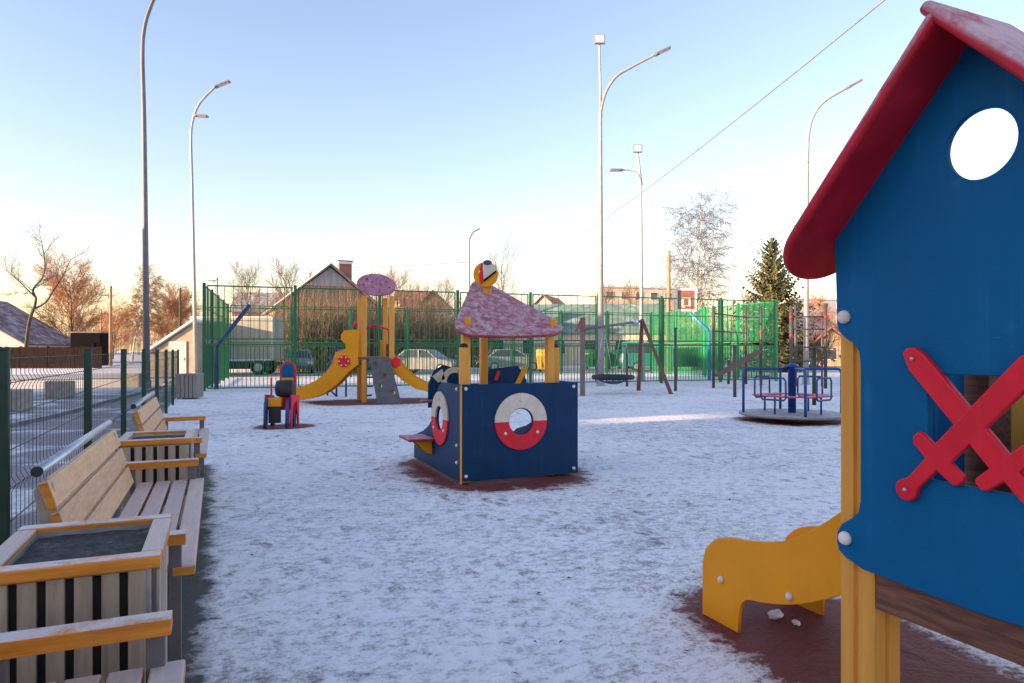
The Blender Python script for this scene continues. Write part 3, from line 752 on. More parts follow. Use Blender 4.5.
# stern board with a rounded top
bk = [(SX0+.03, .70), (SX0+.03, .98), (SX0+.10, 1.15), (SX0+.22, 1.22), (SX0+.36, 1.18), (SX0+.45, 1.03), (SX0+.52, .98), (SX0+.75, .98), (SX0+.82, 1.16), (SX0+1.22, 1.20), (SX0+1.34, 1.02), (SX1-.03, .9), (SX1-.03, .70)]
bp_ = panel('rear_panel', [bk], 0.022, 'blue_far', sh, Matrix.Translation((0, SY0+1.30, 0)) @ MY, bev=0.003)
Tb = Matrix.Translation((0, SY0+1.30-.021, 0)) @ MY
up = circ(SX0+.36, 1.02, .17, n=24, a0=R(70), a1=R(240)) + circ(SX0+.36, 1.02, .10, n=24, a0=R(70), a1=R(240))[::-1]
panel('white_arc', [up], 0.016, 'cream', bp_, Tb, bev=0.002)
panel('white_patch', [[(SX0+.08,1.08),(SX0+.20,1.17),(SX0+.24,1.05),(SX0+.15,1.0)]], 0.016, 'cream', bp_, Tb, bev=0.002)
panel('red_mark', [[(SX0+.88,1.02),(SX0+.93,1.14),(SX0+.97,1.13),(SX0+.93,1.02)]], 0.016, 'red', bp_, Tb, bev=0.002)
panel('orange_strip', [[(SX0+1.16,.96),(SX0+1.30,1.20),(SX0+1.36,1.18),(SX0+1.24,.96)]], 0.016, 'orange', bp_, Tb, bev=0.002)
# posts
A = P(465.5, 7.20); Cc = P(549.5, 7.62); B = P(483.5, 8.25)
def roofz(x, y):                                      # the roof plane through three corners
    return N0.z - (NN.x*(x-N0.x) + NN.y*(y-N0.y))/NN.z
fl_ = P(452.5, 6.98, zat(333.5, 6.98)); fr_ = P(566.5, 7.58, zat(333.0, 7.58)); ap_ = P(477.5, 8.25, zat(281, 8.25))
N0 = fl_; NN = (fr_-fl_).cross(ap_-fl_).normalized()
for p, w, z0 in ((A, .052, 0), (Cc, .052, 0), (B, .052, 0)):
    mb = MB(); mb.box((p.x, p.y, roofz(p.x, p.y)/2-.005), (.085, .085, roofz(p.x, p.y)-.03), bevel=0.008); obj('roof_post', mb, 'post', sh, world=True)
for p in (Vector((SX0+.056, SY0+.03, 0)), P(556.3, 7.74)):
    mb = MB(); mb.box((p.x, p.y+.04, .72), (.085, .085, 1.42), bevel=0.012); cpst = obj('corner_post', mb, 'post', sh, world=True)
    mb = MB(); mb.lathe([(.045, 0), (.047, .012), (.036, .032), (.012, .042), (.001, .043)], 14, Matrix.Translation((p.x, p.y+.04, 1.43)))
    obj('post_cap', mb, 'dark', cpst, world=True)
# roof board, in its own plane
ex = (fr_-fl_).normalized(); ez = NN if NN.z > 0 else -NN; ey = ez.cross(ex)
TR = Matrix(((ex.x, ey.x, ez.x, fl_.x), (ex.y, ey.y, ez.y, fl_.y), (ex.z, ey.z, ez.z, fl_.z), (0,0,0,1)))
W = (fr_-fl_).length; av = ap_-fl_; au, avv = av.dot(ex), av.dot(ey)
def on_roof(px, py):                                  # where a line of sight meets the tilted roof plane
    dr = P(px, 1.0, -(py-HY)/F); o = Vector((0,0,HC)); tt = (N0-o).dot(NN)/dr.dot(NN); q = o + dr*tt - fl_
    return (q.dot(ex), q.dot(ey))
tri = [on_roof(*q) for q in ((470,336.2),(514,337.5),(545,336),(556,335),(561,332.5),(563,328.5),(561,325),(556.5,321.5),(520,302),(494,287.5),(488,284.5),(481,282),(475,281.5),(471.5,284),(469,290),(462,306),(455.5,321),(454.3,325),(456,329.5),(460.5,333))]
rp = panel('roof_panel', [tri], 0.036, 'shiproof', sh, TR, bev=0.010, res=3)
# small slots showing dark in the roof board, and the tenons that stand through it
for u, v in (on_roof(492,302), on_roof(500,312.5), on_roof(508,324)):
    mb = MB(); mb.prism(rrect(u-.045, v-.016, u+.045, v+.016, .014, 4), 0.0185, 0.021, TR); obj('slot', mb, 'redmetal', rp, world=True)
for u, v in (on_roof(467,324.5), on_roof(552.5,325.5)):
    T2 = TR @ Matrix.Translation((u, v, 0.0)) @ Matrix.Rotation(R(90), 4, 'X') @ Matrix.Rotation(R(90), 4, 'Y')
    panel('tenon', [circ(0, .0, .045, .085, 24)], 0.05, 'orange', rp, T2, bev=0.006)
# mast and round parrot head
mt = P(487.2, 7.98); zm = zat(297.5, 7.98)
mb = MB(); mb.box((mt.x, mt.y, zm+.13), (.10, .05, .30), rotz=-TH, bevel=0.006); mast = obj('mast', mb, 'post', sh, world=True)
hd = P(485.8, 7.93); zh = zat(274.5, 7.93)
TD = Matrix.Translation((hd.x, hd.y, zh)) @ Matrix.Rotation(-TH, 4, 'Z') @ MY
hdp = panel('round_head', [circ(0,0,.145)], 0.03, 'orange', sh, TD, bev=0.005)
Tq = TD @ Matrix.Translation((0,0,.022))
panel('pale_cheek', [[(-.035,.135)] + circ(0,0,.136,n=10,a0=R(80),a1=R(20))+[(.118,.03),(-.02,-.085),(-.035,.03)]], .014, 'cream', hdp, Tq, bev=.002)
panel('red_stripe', [[(-.055,.125),(-.04,.13),(-.030,.03),(-.02,-.085),(-.06,-.12),(-.075,-.02)]], .016, 'red', hdp, Tq, bev=.002)
panel('dark_line', [[(-.02,-.088),(.122,.026),(.118,.046),(-.028,-.066)]], .020, 'darkshed', hdp, Tq, bev=.002)
panel('cap', [circ(.02,.135,.05,.028,16)], .04, 'navytube', hdp, Tq, bev=.003)
bolt(hdp, TD @ Vector((-.075,.03,.016)), TD.to_3x3() @ Vector((0,0,1)), .016)
# outside seat on brackets
mb = MB(); mb.box((SX0-.165, SY0+1.12, .365), (.30, .46, .03), bevel=.006); st_ = obj('seat', mb, 'shiproof', sh, world=True)
for y in (SY0+.98, SY0+1.27):
    panel('bracket', [[(SX0-.02,.35),(SX0-.22,.35),(SX0-.16,.29),(SX0-.09,.21),(SX0-.02,.18)]], .03, 'orange', st_, Matrix.Translation((0,y,0)) @ MY, bev=.003)
mb = MB(); mb.box((SX0-.06, SY0+1.02, .80), (.16, .10, .025), bevel=.006); obj('ledge', mb, 'shiproof', sh, world=True)
for x, z in ((SX0+.055, Zt-.045), (SX1-.055, Zt-.045), (SX0+.055, .085), (SX1-.055, .085)):
    bolt(sh, (x, SY0-.0005, z), (0,-1,0), .019)
for y, z in ((SY0+.09, Zt-.05), (SY0+.09, .40), (SY0+.09, .22)):
    bolt(sh, (SX0-.0115, y, z), (-1,0,0), .019)
mb = MB(); mb.box((SX0+.001, SY0-.001, .52), (.022, .012, 1.03), bevel=.003); obj('corner_strip', mb, 'post', sh, world=True)

# ================================================================== far play equipment, each in a frame facing the camera
def frame_at(px0, d):
    k = d/F
    return (lambda px: (px-px0)*k), (lambda py: zat(py, d))
# ---- spring engine
d = 12.55; sp = thing('play_engine', 'small red and blue engine shaped play piece with arched blue window, standing on bare rubber', 'play engine', P(284, d), -TH)
ux, uz = frame_at(284, d)
def arch(x0, x1, z0, z1, n=12):
    cx = (x0+x1)/2; r = (x1-x0)/2
    return [(x0,z0)] + [(x1,z0)] + [(cx+r*math.cos(math.pi*k/n), z1-r+r*math.sin(math.pi*k/n)) for k in range(n+1)]
Tf = Matrix.Translation((0,0,0)) @ MY
fo = panel('arched_front', [arch(ux(279.5), ux(297.5), uz(410), uz(361))], .03, 'red', sp, Tf, world=False)
Tg = Matrix.Translation((0,-.022,0)) @ MY
panel('arched_window', [arch(ux(282), ux(295), uz(378), uz(363))], .012, 'blue', fo, Tg, world=False, bev=.002)
mb = MB(); mb.box((ux(288.5), -.03, uz(379)), (.24, .05, .05), bevel=.006); obj('dash_board', mb, 'orange', sp)
mb = MB(); mb.lathe([(.13,-.17),(.15,-.15),(.15,.15),(.13,.17)], 20, Matrix.Translation((ux(288.5), -.16, uz(388))) @ Matrix.Rotation(R(90),4,'Y')); obj('drum', mb, 'dark', sp)
mb = MB(); mb.box((ux(279), -.28, uz(409)), (.24, .06, .46), bevel=.01); obj('front_board', mb, 'dark', sp)
mb = MB(); mb.box((ux(279.5), -.27, uz(401)), (.27, .10, .16), bevel=.01); obj('bumper_board', mb, 'orange', sp)
for x in (271, 294.5):
    T3 = Matrix.Translation((ux(x), 0, 0)) @ MX
    panel('side_board', [[(-.45,0),(-.33,0),(-.30,.32),(-.16,.42),(-.05,.32),(-.02,0),(.10,0),(.12,.45),(.05,.56),(-.30,.55),(-.42,.46)]], .05, 'navytube', sp, T3, world=False, bev=.006)
for x in (269, 297.3):
    T3 = Matrix.Translation((ux(x), .02, 0)) @ MX
    panel('edge_board', [[(-.38,.02),(-.30,.02),(-.24,.40),(.0,.48),(.08,.02),(.15,.02),(.17,.56),(-.32,.60)]], .03, 'red', sp, T3, world=False, bev=.004)
mb = MB(); mb.tube([(ux(268), .1, 0), (ux(268), .1, uz(378))], .02, 8); obj('lever', mb, 'red', sp)

sp.scale = (.90, .90, 1)
# ---- slide tower
d = 18.6; tw = thing('slide_tower', 'orange slide tower with two slides, grey climbing board and spotted pink oval roof', 'slide tower', P(376, d), -TH)
ux, uz = frame_at(376, d)
PT = uz(297)
for px_, y_ in ((356, .45), (367.6, -.40), (382.3, .45), (394.3, -.40)):
    mb = MB(); mb.box((ux(px_), y_, PT/2), (.125, .125, PT), bevel=.012); obj('post', mb, 'post', tw)
TO = Matrix.Translation((ux(377.2), -.12, uz(285.3))) @ Matrix.Rotation(R(9),4,'Y') @ Matrix.Rotation(R(58),4,'X')
rf = panel('oval_roof', [circ(0,0,.53,.36,48)], .05, 'pinkroof', tw, TO, world=False, bev=.012)
for a, b_ in ((-.28,.12),(-.33,-.10),(-.02,.20),(.25,.14),(.36,-.04),(-.08,-.12),(.14,-.18),(-.12,.05),(.12,.02)):
    mb = MB(); mb.prism(circ(a, b_, .042, .042, 5), .0255, .030, TO); obj('spot', mb, 'redmetal', rf)
mb = MB(); mb.box((ux(376.5), .02, uz(358)), (.80, .98, .07), bevel=.006); obj('platform', mb, 'brown', tw)
# left slide with a wavy tall side board
def pz(pts): return [(ux(a), uz(b_)) for a, b_ in pts]
out = pz([(362,330),(348,331),(345,335),(345,340),(349,344),(350,348),(346,351),(340,352),(338,356),(338,361),(330,372),(320,380),(309,385),(298,387.5),(296,392),(297,399),(306,399),(318,397),(330,392),(342,383),(353,371),(362,364)])
for y_ in (-.43, .10):
    lsd = panel('slide_side', [out], .03, 'orange', tw, Matrix.Translation((0,y_,0)) @ MY, world=False, bev=.004)
    if y_ < 0:
        gear = [((.175 if k % 2 else .14)*math.cos(2*math.pi*k/16)+ux(348), (.175 if k % 2 else .14)*math.sin(2*math.pi*k/16)+uz(361)) for k in range(16)]
        panel('red_flower', [gear], .03, 'red', lsd, Matrix.Translation((0,y_-.031,0)) @ MY, world=False, bev=.004)
        for a in range(0, 360, 60):
            bolt(lsd, ROOT[tw.name] @ Vector((ux(348)+.12*math.cos(R(a)), y_-.047, uz(361)+.12*math.sin(R(a)))), ROOT[tw.name].to_3x3() @ Vector((0,-1,0)), .02)
def chute(pts, name, y0, y1_, mat):
    mb = MB(); q = curve_pts([(a, 0, b_) for a, b_ in pts], 5); n = len(q)
    vs = [(p.x, y0, p.z) for p in q] + [(p.x, y1_, p.z) for p in q] + [(p.x, y0, p.z-.02) for p in q] + [(p.x, y1_, p.z-.02) for p in q]
    fs = [(i,i+1,n+i+1,n+i) for i in range(n-1)] + [(2*n+i,3*n+i,3*n+i+1,2*n+i+1) for i in range(n-1)]
    mb.add(vs, fs); return obj(name, mb, mat, tw)
chute(pz([(362,360),(350,369),(338,382),(322,391),(306,395),(297,395)]), 'slide_chute', -.41, .08, 'steel')
rs = pz([(391,357),(394,355),(398,357),(405,366),(415,376),(425,381),(437,383),(440,386),(440,391),(430,391),(418,388),(405,380),(394,369)])
for y_ in (-.43, .10):
    panel('slide_side', [rs], .03, 'orange', tw, Matrix.Translation((0,y_,0)) @ MY, world=False, bev=.004)
chute(pz([(391,364),(398,368),(408,378),(420,386),(440,389)]), 'slide_chute', -.41, .08, 'steel')
T4 = Matrix.Translation((0,-.48,0)) @ MY
panel('red_flower', [[((.16 if k % 2 else .12)*math.cos(2*math.pi*k/12)+ux(398.5), (.16 if k % 2 else .12)*math.sin(2*math.pi*k/12)+uz(362)) for k in range(12)]], .03, 'red', tw, T4, world=False, bev=.004)
# climbing board leaning towards the viewer
zt_ = uz(357); ang = math.atan2(.62, zt_)
TC = Matrix.Translation((0,-1.10,0)) @ Matrix.Rotation(ang*0.0, 4, 'X')
q = []
bw = [(ux(370.5), zt_), (ux(390.5), zt_), (ux(400), 0.02), (ux(376.5), 0.02)]
Lc = math.hypot(zt_, .62)
TC = Matrix.Translation((0,-1.08,0)) @ Matrix.Rotation(math.atan2(zt_, .62) , 4, 'X')
cl = panel('climbing_board', [[(ux(372.5), Lc), (ux(385), .02), (ux(408), .02), (ux(392.5), Lc)],
     circ(ux(379), Lc*.84, .06, n=14), circ(ux(390), Lc*.60, .06, n=14), circ(ux(386), Lc*.38, .06, n=14), circ(ux(399), Lc*.24, .06, n=14)], .03, 'greyboard', tw, TC, world=False, bev=.004)
# rungs behind and rails
for k in range(4):
    mb = MB(); mb.box((ux(369), -.40+.14*k+.15, .18+.24*k), (.24, .16, .04), bevel=.004); obj('step', mb, 'brown', tw)
mb = MB(); mb.tube(curve_pts([(ux(366),-.40,uz(330)),(ux(372),-.40,uz(328.5)),(ux(377),-.40,uz(325.5)),(ux(383),-.40,uz(327.5)),(ux(391),-.40,uz(330))],5), .022, 8); obj('hand_rail', mb, 'red', tw)
mb = MB(); mb.box((ux(381), .46, uz(349)), (.20, .03, .50), bevel=.006); obj('guard_board', mb, 'orange', tw)
mb = MB(); mb.box((ux(390.5), -.36, uz(350)), (.10, .03, .34), bevel=.006); obj('guard_board', mb, 'redmetal', tw)
mb = MB(); mb.box((ux(368.5), .46, uz(350)), (.10, .03, .34), bevel=.006); obj('guard_board', mb, 'redmetal', tw)
mb = MB(); mb.lathe([(.05,0),(.05,.10),(.02,.14),(.001,.15)], 10, Matrix.Translation((ux(359),-.40,uz(327)))); obj('finial', mb, 'red', tw)
# blue bar frame beside the left slide
bt_ = thing('climbing_bars', 'thin blue tube frame standing behind the left slide of the slide tower', 'climbing frame', P(340, 20.5), -TH)
ux, uz = frame_at(340, 20.5)
mb = MB()
mb.tube([(ux(336.5),0,0),(ux(336.5),0,uz(346)),(ux(346),0,uz(343)),(ux(346),0,0)], .03, 8)
mb.tube([(ux(323),.5,uz(389)),(ux(336.5),0,uz(396))], .03, 8); mb.tube([(ux(323),.5,0),(ux(323),.5,uz(368)),(ux(336.5),0,uz(346))], .03, 8)
obj('tube_frame', mb, 'navytube', bt_)

# ---- basket swing
swg = thing('basket_swing', 'nest swing with black ring seat hanging from grey bar between wooden posts', 'swing', PG(620, 393))
pl_ = PG(582.5, 396); d0 = F*HC/(396-HY); pr1 = PG(638.5, 390.5); pr2 = PG(671, 394); 
zt_ = zat(318, d0)
tp_r = P(642, 23.0, zat(321, 23.0)); tp_l = Vector((pl_.x, pl_.y, zt_-.35))
mb = MB(); mb.box((pl_.x, pl_.y, zt_/2), (.15,.13,zt_), rotz=-TH, bevel=.012); obj('post', mb, 'greypost', swg, world=True)
Ttri = Matrix.Translation(pl_) @ Matrix.Rotation(-TH,4,'Z') @ Matrix.Translation((0,-.09,0)) @ MY
panel('bracket_board', [[(-.05,zt_+.02),(-.26,zt_-.42),(-.10,zt_-.34),(.08,zt_-.42),(.08,zt_)]], .04, 'bracket', swg, Ttri)
for p in (pr1, pr2):
    mb = MB(); mb.tube([p, tp_r + (Vector((0,0,.05)))], [.085,.075], 4, smooth=False); obj('post', mb, 'redwood', swg, world=True)
mb = MB(); e = (tp_r-tp_l); mb.tube([tp_l, tp_r], .042, 10); obj('cross_bar', mb, 'greypost', swg, world=True)
mb = MB(); m0 = tp_l.lerp(tp_r, .86)
mb.lathe([(.09,-.10),(.11,-.08),(.11,.08),(.09,.10)], 12, Matrix.Translation(m0) @ Matrix.Rotation(math.atan2(e.y,e.x),4,'Z') @ Matrix.Rotation(R(90),4,'Y')); obj('bar_clamp', mb, 'steel', swg, world=True)
ctr = P(613, 21.9, zat(377, 21.9)); rr = .62
mb = MB(); mb.tube([ctr + Vector((rr*math.cos(2*math.pi*k/36), rr*math.sin(2*math.pi*k/36), 0)) for k in range(37)], .075, 10, cap=False)
ring = obj('ring_seat', mb, 'dark', swg, world=True)
mb = MB()
for k in range(12):
    a = 2*math.pi*k/12
    mb.tube([ctr + Vector((rr*math.cos(a)*q_, rr*math.sin(a)*q_, -.22*(1-q_*q_))) for q_ in (1,.75,.5,.25,0)], .013, 5)
for q_ in (.8,.55,.3):
    mb.tube([ctr + Vector((rr*q_*math.cos(2*math.pi*k/24), rr*q_*math.sin(2*math.pi*k/24), -.22*(1-q_*q_))) for k in range(25)], .013, 5, cap=False)
obj('rope_net', mb, 'navytube', ring, world=True)
for sgn in (-1, 1):
    mb = MB(); hp = tp_l.lerp(tp_r, .5 + .16*sgn)
    for s2 in (-1, 1):
        dv = e.normalized(); pv = Vector((-dv.y, dv.x, 0))
        mb.tube([hp, ctr + dv*rr*.78*sgn + pv*rr*.6*s2], .009, 5)
    obj('chain', mb, 'steel', swg, world=True)

# ---- carousel
d = 13.55; ca = thing('carousel', 'blue railed roundabout with red seats on a grey round platform', 'roundabout', P(792, d), -TH+R(-8))
mb = MB(); mb.lathe([(.25,.0),(.25,.10),(.96,.10),(1.0,.115),(1.005,.15),(.99,.158),(.001,.160)], 56); obj('platform', mb, 'disc', ca)
mb = MB(); mb.lathe([(.075,.158),(.075,1.06),(.12,1.062),(.12,1.10),(.05,1.13),(.001,1.13)], 20); obj('centre_pole', mb, 'bluetube', ca)
for k in range(4):
    a = R(-90 + 90*k); u = Vector((math.cos(a), math.sin(a), 0))
    mb = MB(); z = 1.03; r_ = .93
    mb.tube([u*r_+Vector((0,0,.15)), u*r_+Vector((0,0,z-.10)), u*(r_-.015)+Vector((0,0,z-.04)), u*(r_-.05)+Vector((0,0,z-.008)), u*(r_-.12)+Vector((0,0,z)), u*.07+Vector((0,0,z))], .026, 10)
    obj('arm_rail', mb, 'bluetube', ca)
    am = a + R(45); um = Vector((math.cos(am), math.sin(am), 0)); vm = Vector((-um.y, um.x, 0))
    T5 = Matrix.Translation(um*.50 + Vector((0,0,.50))) @ Matrix.Rotation(am, 4, 'Z')
    mb = MB(); mb.box((0,0,0), (.24,.84,.028), mat=T5, bevel=.01); se = obj('seat', mb, 'pinkseat', ca)
    mb = MB(); loop = []
    for (s, z) in ((-.40,.48),(-.40,.80),(-.34,.86),(.34,.86),(.40,.80),(.40,.48),(.34,.44),(-.34,.44),(-.40,.48)):
        loop.append(um*.66 + vm*s*.66 + Vector((0,0,z)))
    mb.tube(loop, .019, 8, cap=False)
    obj('seat_loop', mb, 'navytube', se)
    mb = MB()
    mb.tube([um*.60+Vector((0,0,.155)), um*.60+Vector((0,0,.49))], .02, 8)
    obj('seat_leg', mb, 'bluetube', se)

# ---- outdoor gym
def gpost(t, p, h, mat='gympost', r=.055):
    mb = MB(); mb.tube([p, p+Vector((0,0,h))], r, 10); return obj('post', mb, mat, t, world=True)
gy = thing('situp_frame', 'dark post pull-up frame with a slanting brown sit-up board', 'gym frame', PG(735, 388))
qs = []
for px_, py_, tpy in ((713.5, 388, 306), (746, 384, 305), (761, 385.5, 306), (728.5, 384, 360)):
    d_ = F*HC/(py_-HY); p = P(px_, d_); gpost(gy, p, zat(tpy, d_)); qs.append(p)
for (i, j, z) in ((0,1,3.0),(1,2,3.0),(0,1,2.35)):
    mb = MB(); mb.tube([qs[i]+Vector((0,0,z-.25)), qs[j]+Vector((0,0,z-.25))], .028, 8); obj('pull_up_bar', mb, 'gympost', gy, world=True)
for i, z in ((1, 1.35), (2, 2.05)):
    mb = MB(); mb.lathe([(.065,0),(.065,.10)], 10, Matrix.Translation(qs[i]+Vector((0,0,z)))); obj('clamp', mb, 'redclamp', gy, world=True)
pa = P(716, 25.2, zat(376, 25.2)); pb = P(760, 26.6, zat(351, 26.6)); dv = (pb-pa)
rx = Matrix.Translation((pa+pb)/2) @ dv.to_track_quat('X','Z').to_matrix().to_4x4()
mb = MB(); mb.box((0,0,0), (dv.length, .34, .05), mat=rx, bevel=.006); obj('sit_up_board', mb, 'redwood', gy, world=True)
gb = thing('bar_set', 'grey wall-bar frame with red clamps behind the roundabout', 'gym frame', PG(808, 388))
qs = []
for px_, py_, tpy, rr_ in ((791, 389, 306, .06), (795.5, 386, 305, .05), (825.5, 388.5, 304, .06), (822, 386, 312, .035)):
    d_ = F*HC/(py_-HY); p = P(px_, d_); gpost(gb, p, zat(tpy, d_), 'gympost', rr_); qs.append(p)
for z in (1.0, 1.5, 2.15, 2.6):
    mb = MB(); mb.tube([qs[0]+Vector((0,0,z)), qs[2]+Vector((0,0,z))], .026, 8); obj('bar', mb, 'gympost', gb, world=True)
for i, z in ((0, 1.85), (0, 2.52), (2, 2.54), (2, 1.85)):
    mb = MB(); mb.lathe([(.07,0),(.07,.10)], 10, Matrix.Translation(qs[i]+Vector((0,0,z)))); obj('clamp', mb, 'redclamp', gb, world=True)
pa = P(812, 25, zat(345, 25)); pb = P(824, 24.6, zat(333, 24.6))
mb = MB(); mb.tube([pa, pb], .04, 8); obj('slant_bar', mb, 'redwood', gb, world=True)
for px_, py_, tpy, mt_, lab in ((734.8, 397, 347, 'gympost', 'short dark post standing in the snow left of the roundabout'),
                               (814.2, 405, 349, 'fgreen', 'short dark green post seen behind the roundabout rails'),
                               (675.5, 391, 329, 'gympost', 'thin dark post beside the slanting leg of the swing'),
                               (627, 386.5, 348, 'gympost', 'short dark post behind the nest swing ring')):
    d_ = F*HC/(py_-HY); p = P(px_, d_); mb = MB(); mb.tube([p, p+Vector((0,0,zat(tpy,d_)))], .05, 10)
    mb.lathe([(.06,0),(.06,.03),(.02,.05)], 10, Matrix.Translation(p+Vector((0,0,zat(tpy,d_)))))
    solo('marker_post', mb, mt_, lab, 'post', p)

lf = MB(); r = random.Random(5)
for i in range(170):
    x = r.uniform(-.1, 6.5); y = r.uniform(2.2, 16); sz = r.uniform(.010, .026); a = r.uniform(0, 6.28)
    if 2.2 < x < 3.8 and 6.6 < y < 8.6: continue
    T = Matrix.Translation((x, y, .008)) @ Matrix.Rotation(a, 4, 'Z') @ Matrix.Rotation(r.uniform(-.5,.5), 4, 'X')
    lf.add([(-sz,0,0),(0,-sz*.5,.004),(sz*1.1,0,.002),(0,sz*.5,.006)], [(0,1,3),(1,2,3)], False, T)
lv = obj('leaf_litter', lf, 'bark'); lv['kind'] = 'stuff'; lv['label'] = 'scattered small dead leaves on the snow'
# ================================================================== SPORTS PITCH
pf = thing('pitch_fence', 'tall green barred fence enclosing the sports pitch', 'fence', (11, 30, 0))
cA, cB, cC, cD = Vector((-.4,25.4,0)), Vector((23.1,23.5,0)), Vector((24.0,34.4,0)), Vector((.5,36.3,0))
HF = 3.62
def fence_side(a, b, n, gap=.135, col='pgreen'):
    dv = b-a; L = dv.length; u = dv/L; az = math.atan2(u.y, u.x)
    for k in range(n):
        p = a + dv*k/n
        mb = MB(); mb.box((p.x, p.y, (HF+.06)/2), (.10,.10,HF+.06), rotz=az, bevel=.006); obj('post', mb, col, pf, world=True)
    for k in range(n):
        p = a + dv*k/n + u*.09; q = a + dv*(k+1)/n - u*.09; w = (q-p).length; m_ = (p+q)/2
        T = Matrix.Translation(m_) @ Matrix.Rotation(az, 4, 'Z')
        mb = MB()
        for z in (.10, 1.60, 1.78, 2.85, HF-.03): mb.box((0,0,z), (w,.035,.045 if z != 2.85 else .03), mat=T)
        for x in (-w/2+.02, w/2-.02): mb.box((x,0,(HF+.08)/2), (.04,.0345,HF-.10), mat=T)
        nb = int(w/gap)
        for i in range(1, nb):
            x = -w/2 + w*i/nb
            mb.box((x, .001, .86), ((.022 if gap > .1 else .024),.018,1.46), mat=T)
            if i % 2 == 0 or gap < .1: mb.box((x, .001, 2.70), ((.020 if gap > .1 else .024),.016,1.80), mat=T)
        obj('bar_panel', mb, col, pf, world=True)
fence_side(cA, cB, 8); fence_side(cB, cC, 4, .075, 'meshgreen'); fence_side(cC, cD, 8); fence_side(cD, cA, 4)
# bent hoop poles
def pole_pts(px0, d0, pts): return [P(a, d0, zat(b_, d0)) for a, b_ in pts]
d_ = 24.4
mb = MB(); mb.tube(pole_pts(216, d_, [(216.5,389.3),(216.5,348),(217.5,345),(250,305)]), .075, 10)
solo('hoop_pole', mb, 'navytube', 'navy bent hoop pole without a backboard at the left end of the pitch', 'hoop pole', P(216.5, d_))
d_ = 32.5
hp = thing('basketball_hoop', 'basketball backboard, brown with white border, on a bent blue pole', 'basketball hoop', P(709, d_))
mb = MB(); mb.tube(pole_pts(709, d_, [(709,379.4),(709,333),(708,330),(690,313)]), .075, 10); obj('pole', mb, 'tealtube', hp, world=True)
c0 = P(686, d_-.1, zat(300, d_)); T = Matrix.Translation(c0) @ Matrix.Rotation(-TH,4,'Z') @ MY
bb = panel('backboard', [rrect(-.50,-.53,.50,.53,.02,3)], .04, 'hoopboard', hp, T, bev=.003)
def ringbox(x0,y0,x1,y1,w): return [[(x0,y0),(x1,y0),(x1,y1),(x0,y1)],[(x0+w,y0+w),(x1-w,y0+w),(x1-w,y1-w),(x0+w,y1-w)]]
panel('white_border', ringbox(-.52,-.55,.53,.56,.115), .05, 'hoopwhite', bb, T, bev=.002)
panel('white_square', ringbox(-.21,-.36,.21,.10,.085), .046, 'hoopwhite', bb, T, bev=.002)
mb = MB(); rc = c0 + Vector((-.1,-.32,-.34)); mb.tube([rc+Vector((.22*math.cos(2*math.pi*k/20), .22*math.sin(2*math.pi*k/20),0)) for k in range(21)], .014, 6, cap=False)
mb.tube([rc+Vector((.05,.2,0)), c0+Vector((0,-.02,-.34))], .02, 6); obj('ring', mb, 'redclamp', hp, world=True)
# long dark green board low on the far side
p = P(697, 36.5); mb = MB(); mb.box((p.x,p.y,1.0),(2.6,.08,1.0),rotz=-TH,bevel=.01)
for s in (-1.1,1.1):
    q = p + Vector((cs*s,-sn*s,0)); mb.box((q.x,q.y,.25),(.08,.06,.55),rotz=-TH)
solo('pitch_board', mb, 'bingreen', 'dark green board standing low behind the basketball hoop pole', 'board', p)

# ================================================================== LAMP POSTS
def lamp(name, label, px_, d_, pts, heads, mat, r0=.11, r1=.05, flood=None, small=None):
    """pts = pixel polyline of the pole and arm at distance d_, first point on the ground"""
    base = P(px_, d_); t = thing(name, label, 'lamp post', base, -TH, 'street lamps around the playground')
    k = d_/F
    loc = [((a-px_)*k, 0, zat(b_, d_)) for a, b_ in pts]; loc[0] = (loc[0][0], 0, 0)
    q = curve_pts(loc[1:], 5) if len(loc) > 3 else [Vector(v) for v in loc[1:]]
    q = [Vector(loc[0])] + q
    tot = sum((q[i+1]-q[i]).length for i in range(len(q)-1)); acc = 0; rad = [r0]
    for i in range(len(q)-1):
        acc += (q[i+1]-q[i]).length; rad.append(r0 + (r1-r0)*acc/tot)
    mb = MB(); mb.tube(q, rad, 12); obj('pole', mb, mat, t)
    mb = MB(); mb.lathe([(.2,0),(.2,.02),(.14,.03),(.14,.35),(.115,.36)], 14); obj('base_sleeve', mb, mat, t)
    for (a, b_, ang, ln) in heads:
        p = Vector(((a-px_)*k, 0, zat(b_, d_)))
        T = Matrix.Translation(p) @ Matrix.Rotation(-R(ang), 4, 'Y')
        sg = 1 if ln > 0 else -1
        mb = MB(); mb.box((ln/2,0,0), (abs(ln), .26, .09), mat=T, bevel=.02); mb.box((ln*.05,0,0), (.18,.12,.12), mat=T, bevel=.02)
        h_ = obj('lamp_head', mb, 'lamphead', t)
        mb = MB(); mb.box((ln*.55,0,-.048), (abs(ln)*.7, .2, .012), mat=T); obj('lens', mb, 'lens', h_)
    if flood:
        a, b_ = flood; p = Vector(((a-px_)*k, 0, zat(b_, d_)))
        mb = MB(); mb.tube([Vector((q[0].x if False else 0, 0, zat(small, d_))), p], [.06, .035], 8); ex_ = obj('mast_top', mb, mat, t)
        mb = MB(); mb.box((p.x, -.05, p.z), (.42, .12, .36), bevel=.02); f_ = obj('flood_light', mb, 'lamphead', t)
        mb = MB(); mb.box((p.x, -.115, p.z), (.34, .012, .28)); obj('lens', mb, 'lens', f_)
    return t
lamp('street_lamp', 'dark grey lamp post whose curved arm leaves the top of the picture', 147, 24, [(147,390),(145.5,250),(144,120),(142.5,55),(144.5,28),(149.5,10),(157,-6),(172,-22)], [(172,-22,32,.9)], 'lamppole_dark', .115, .055)
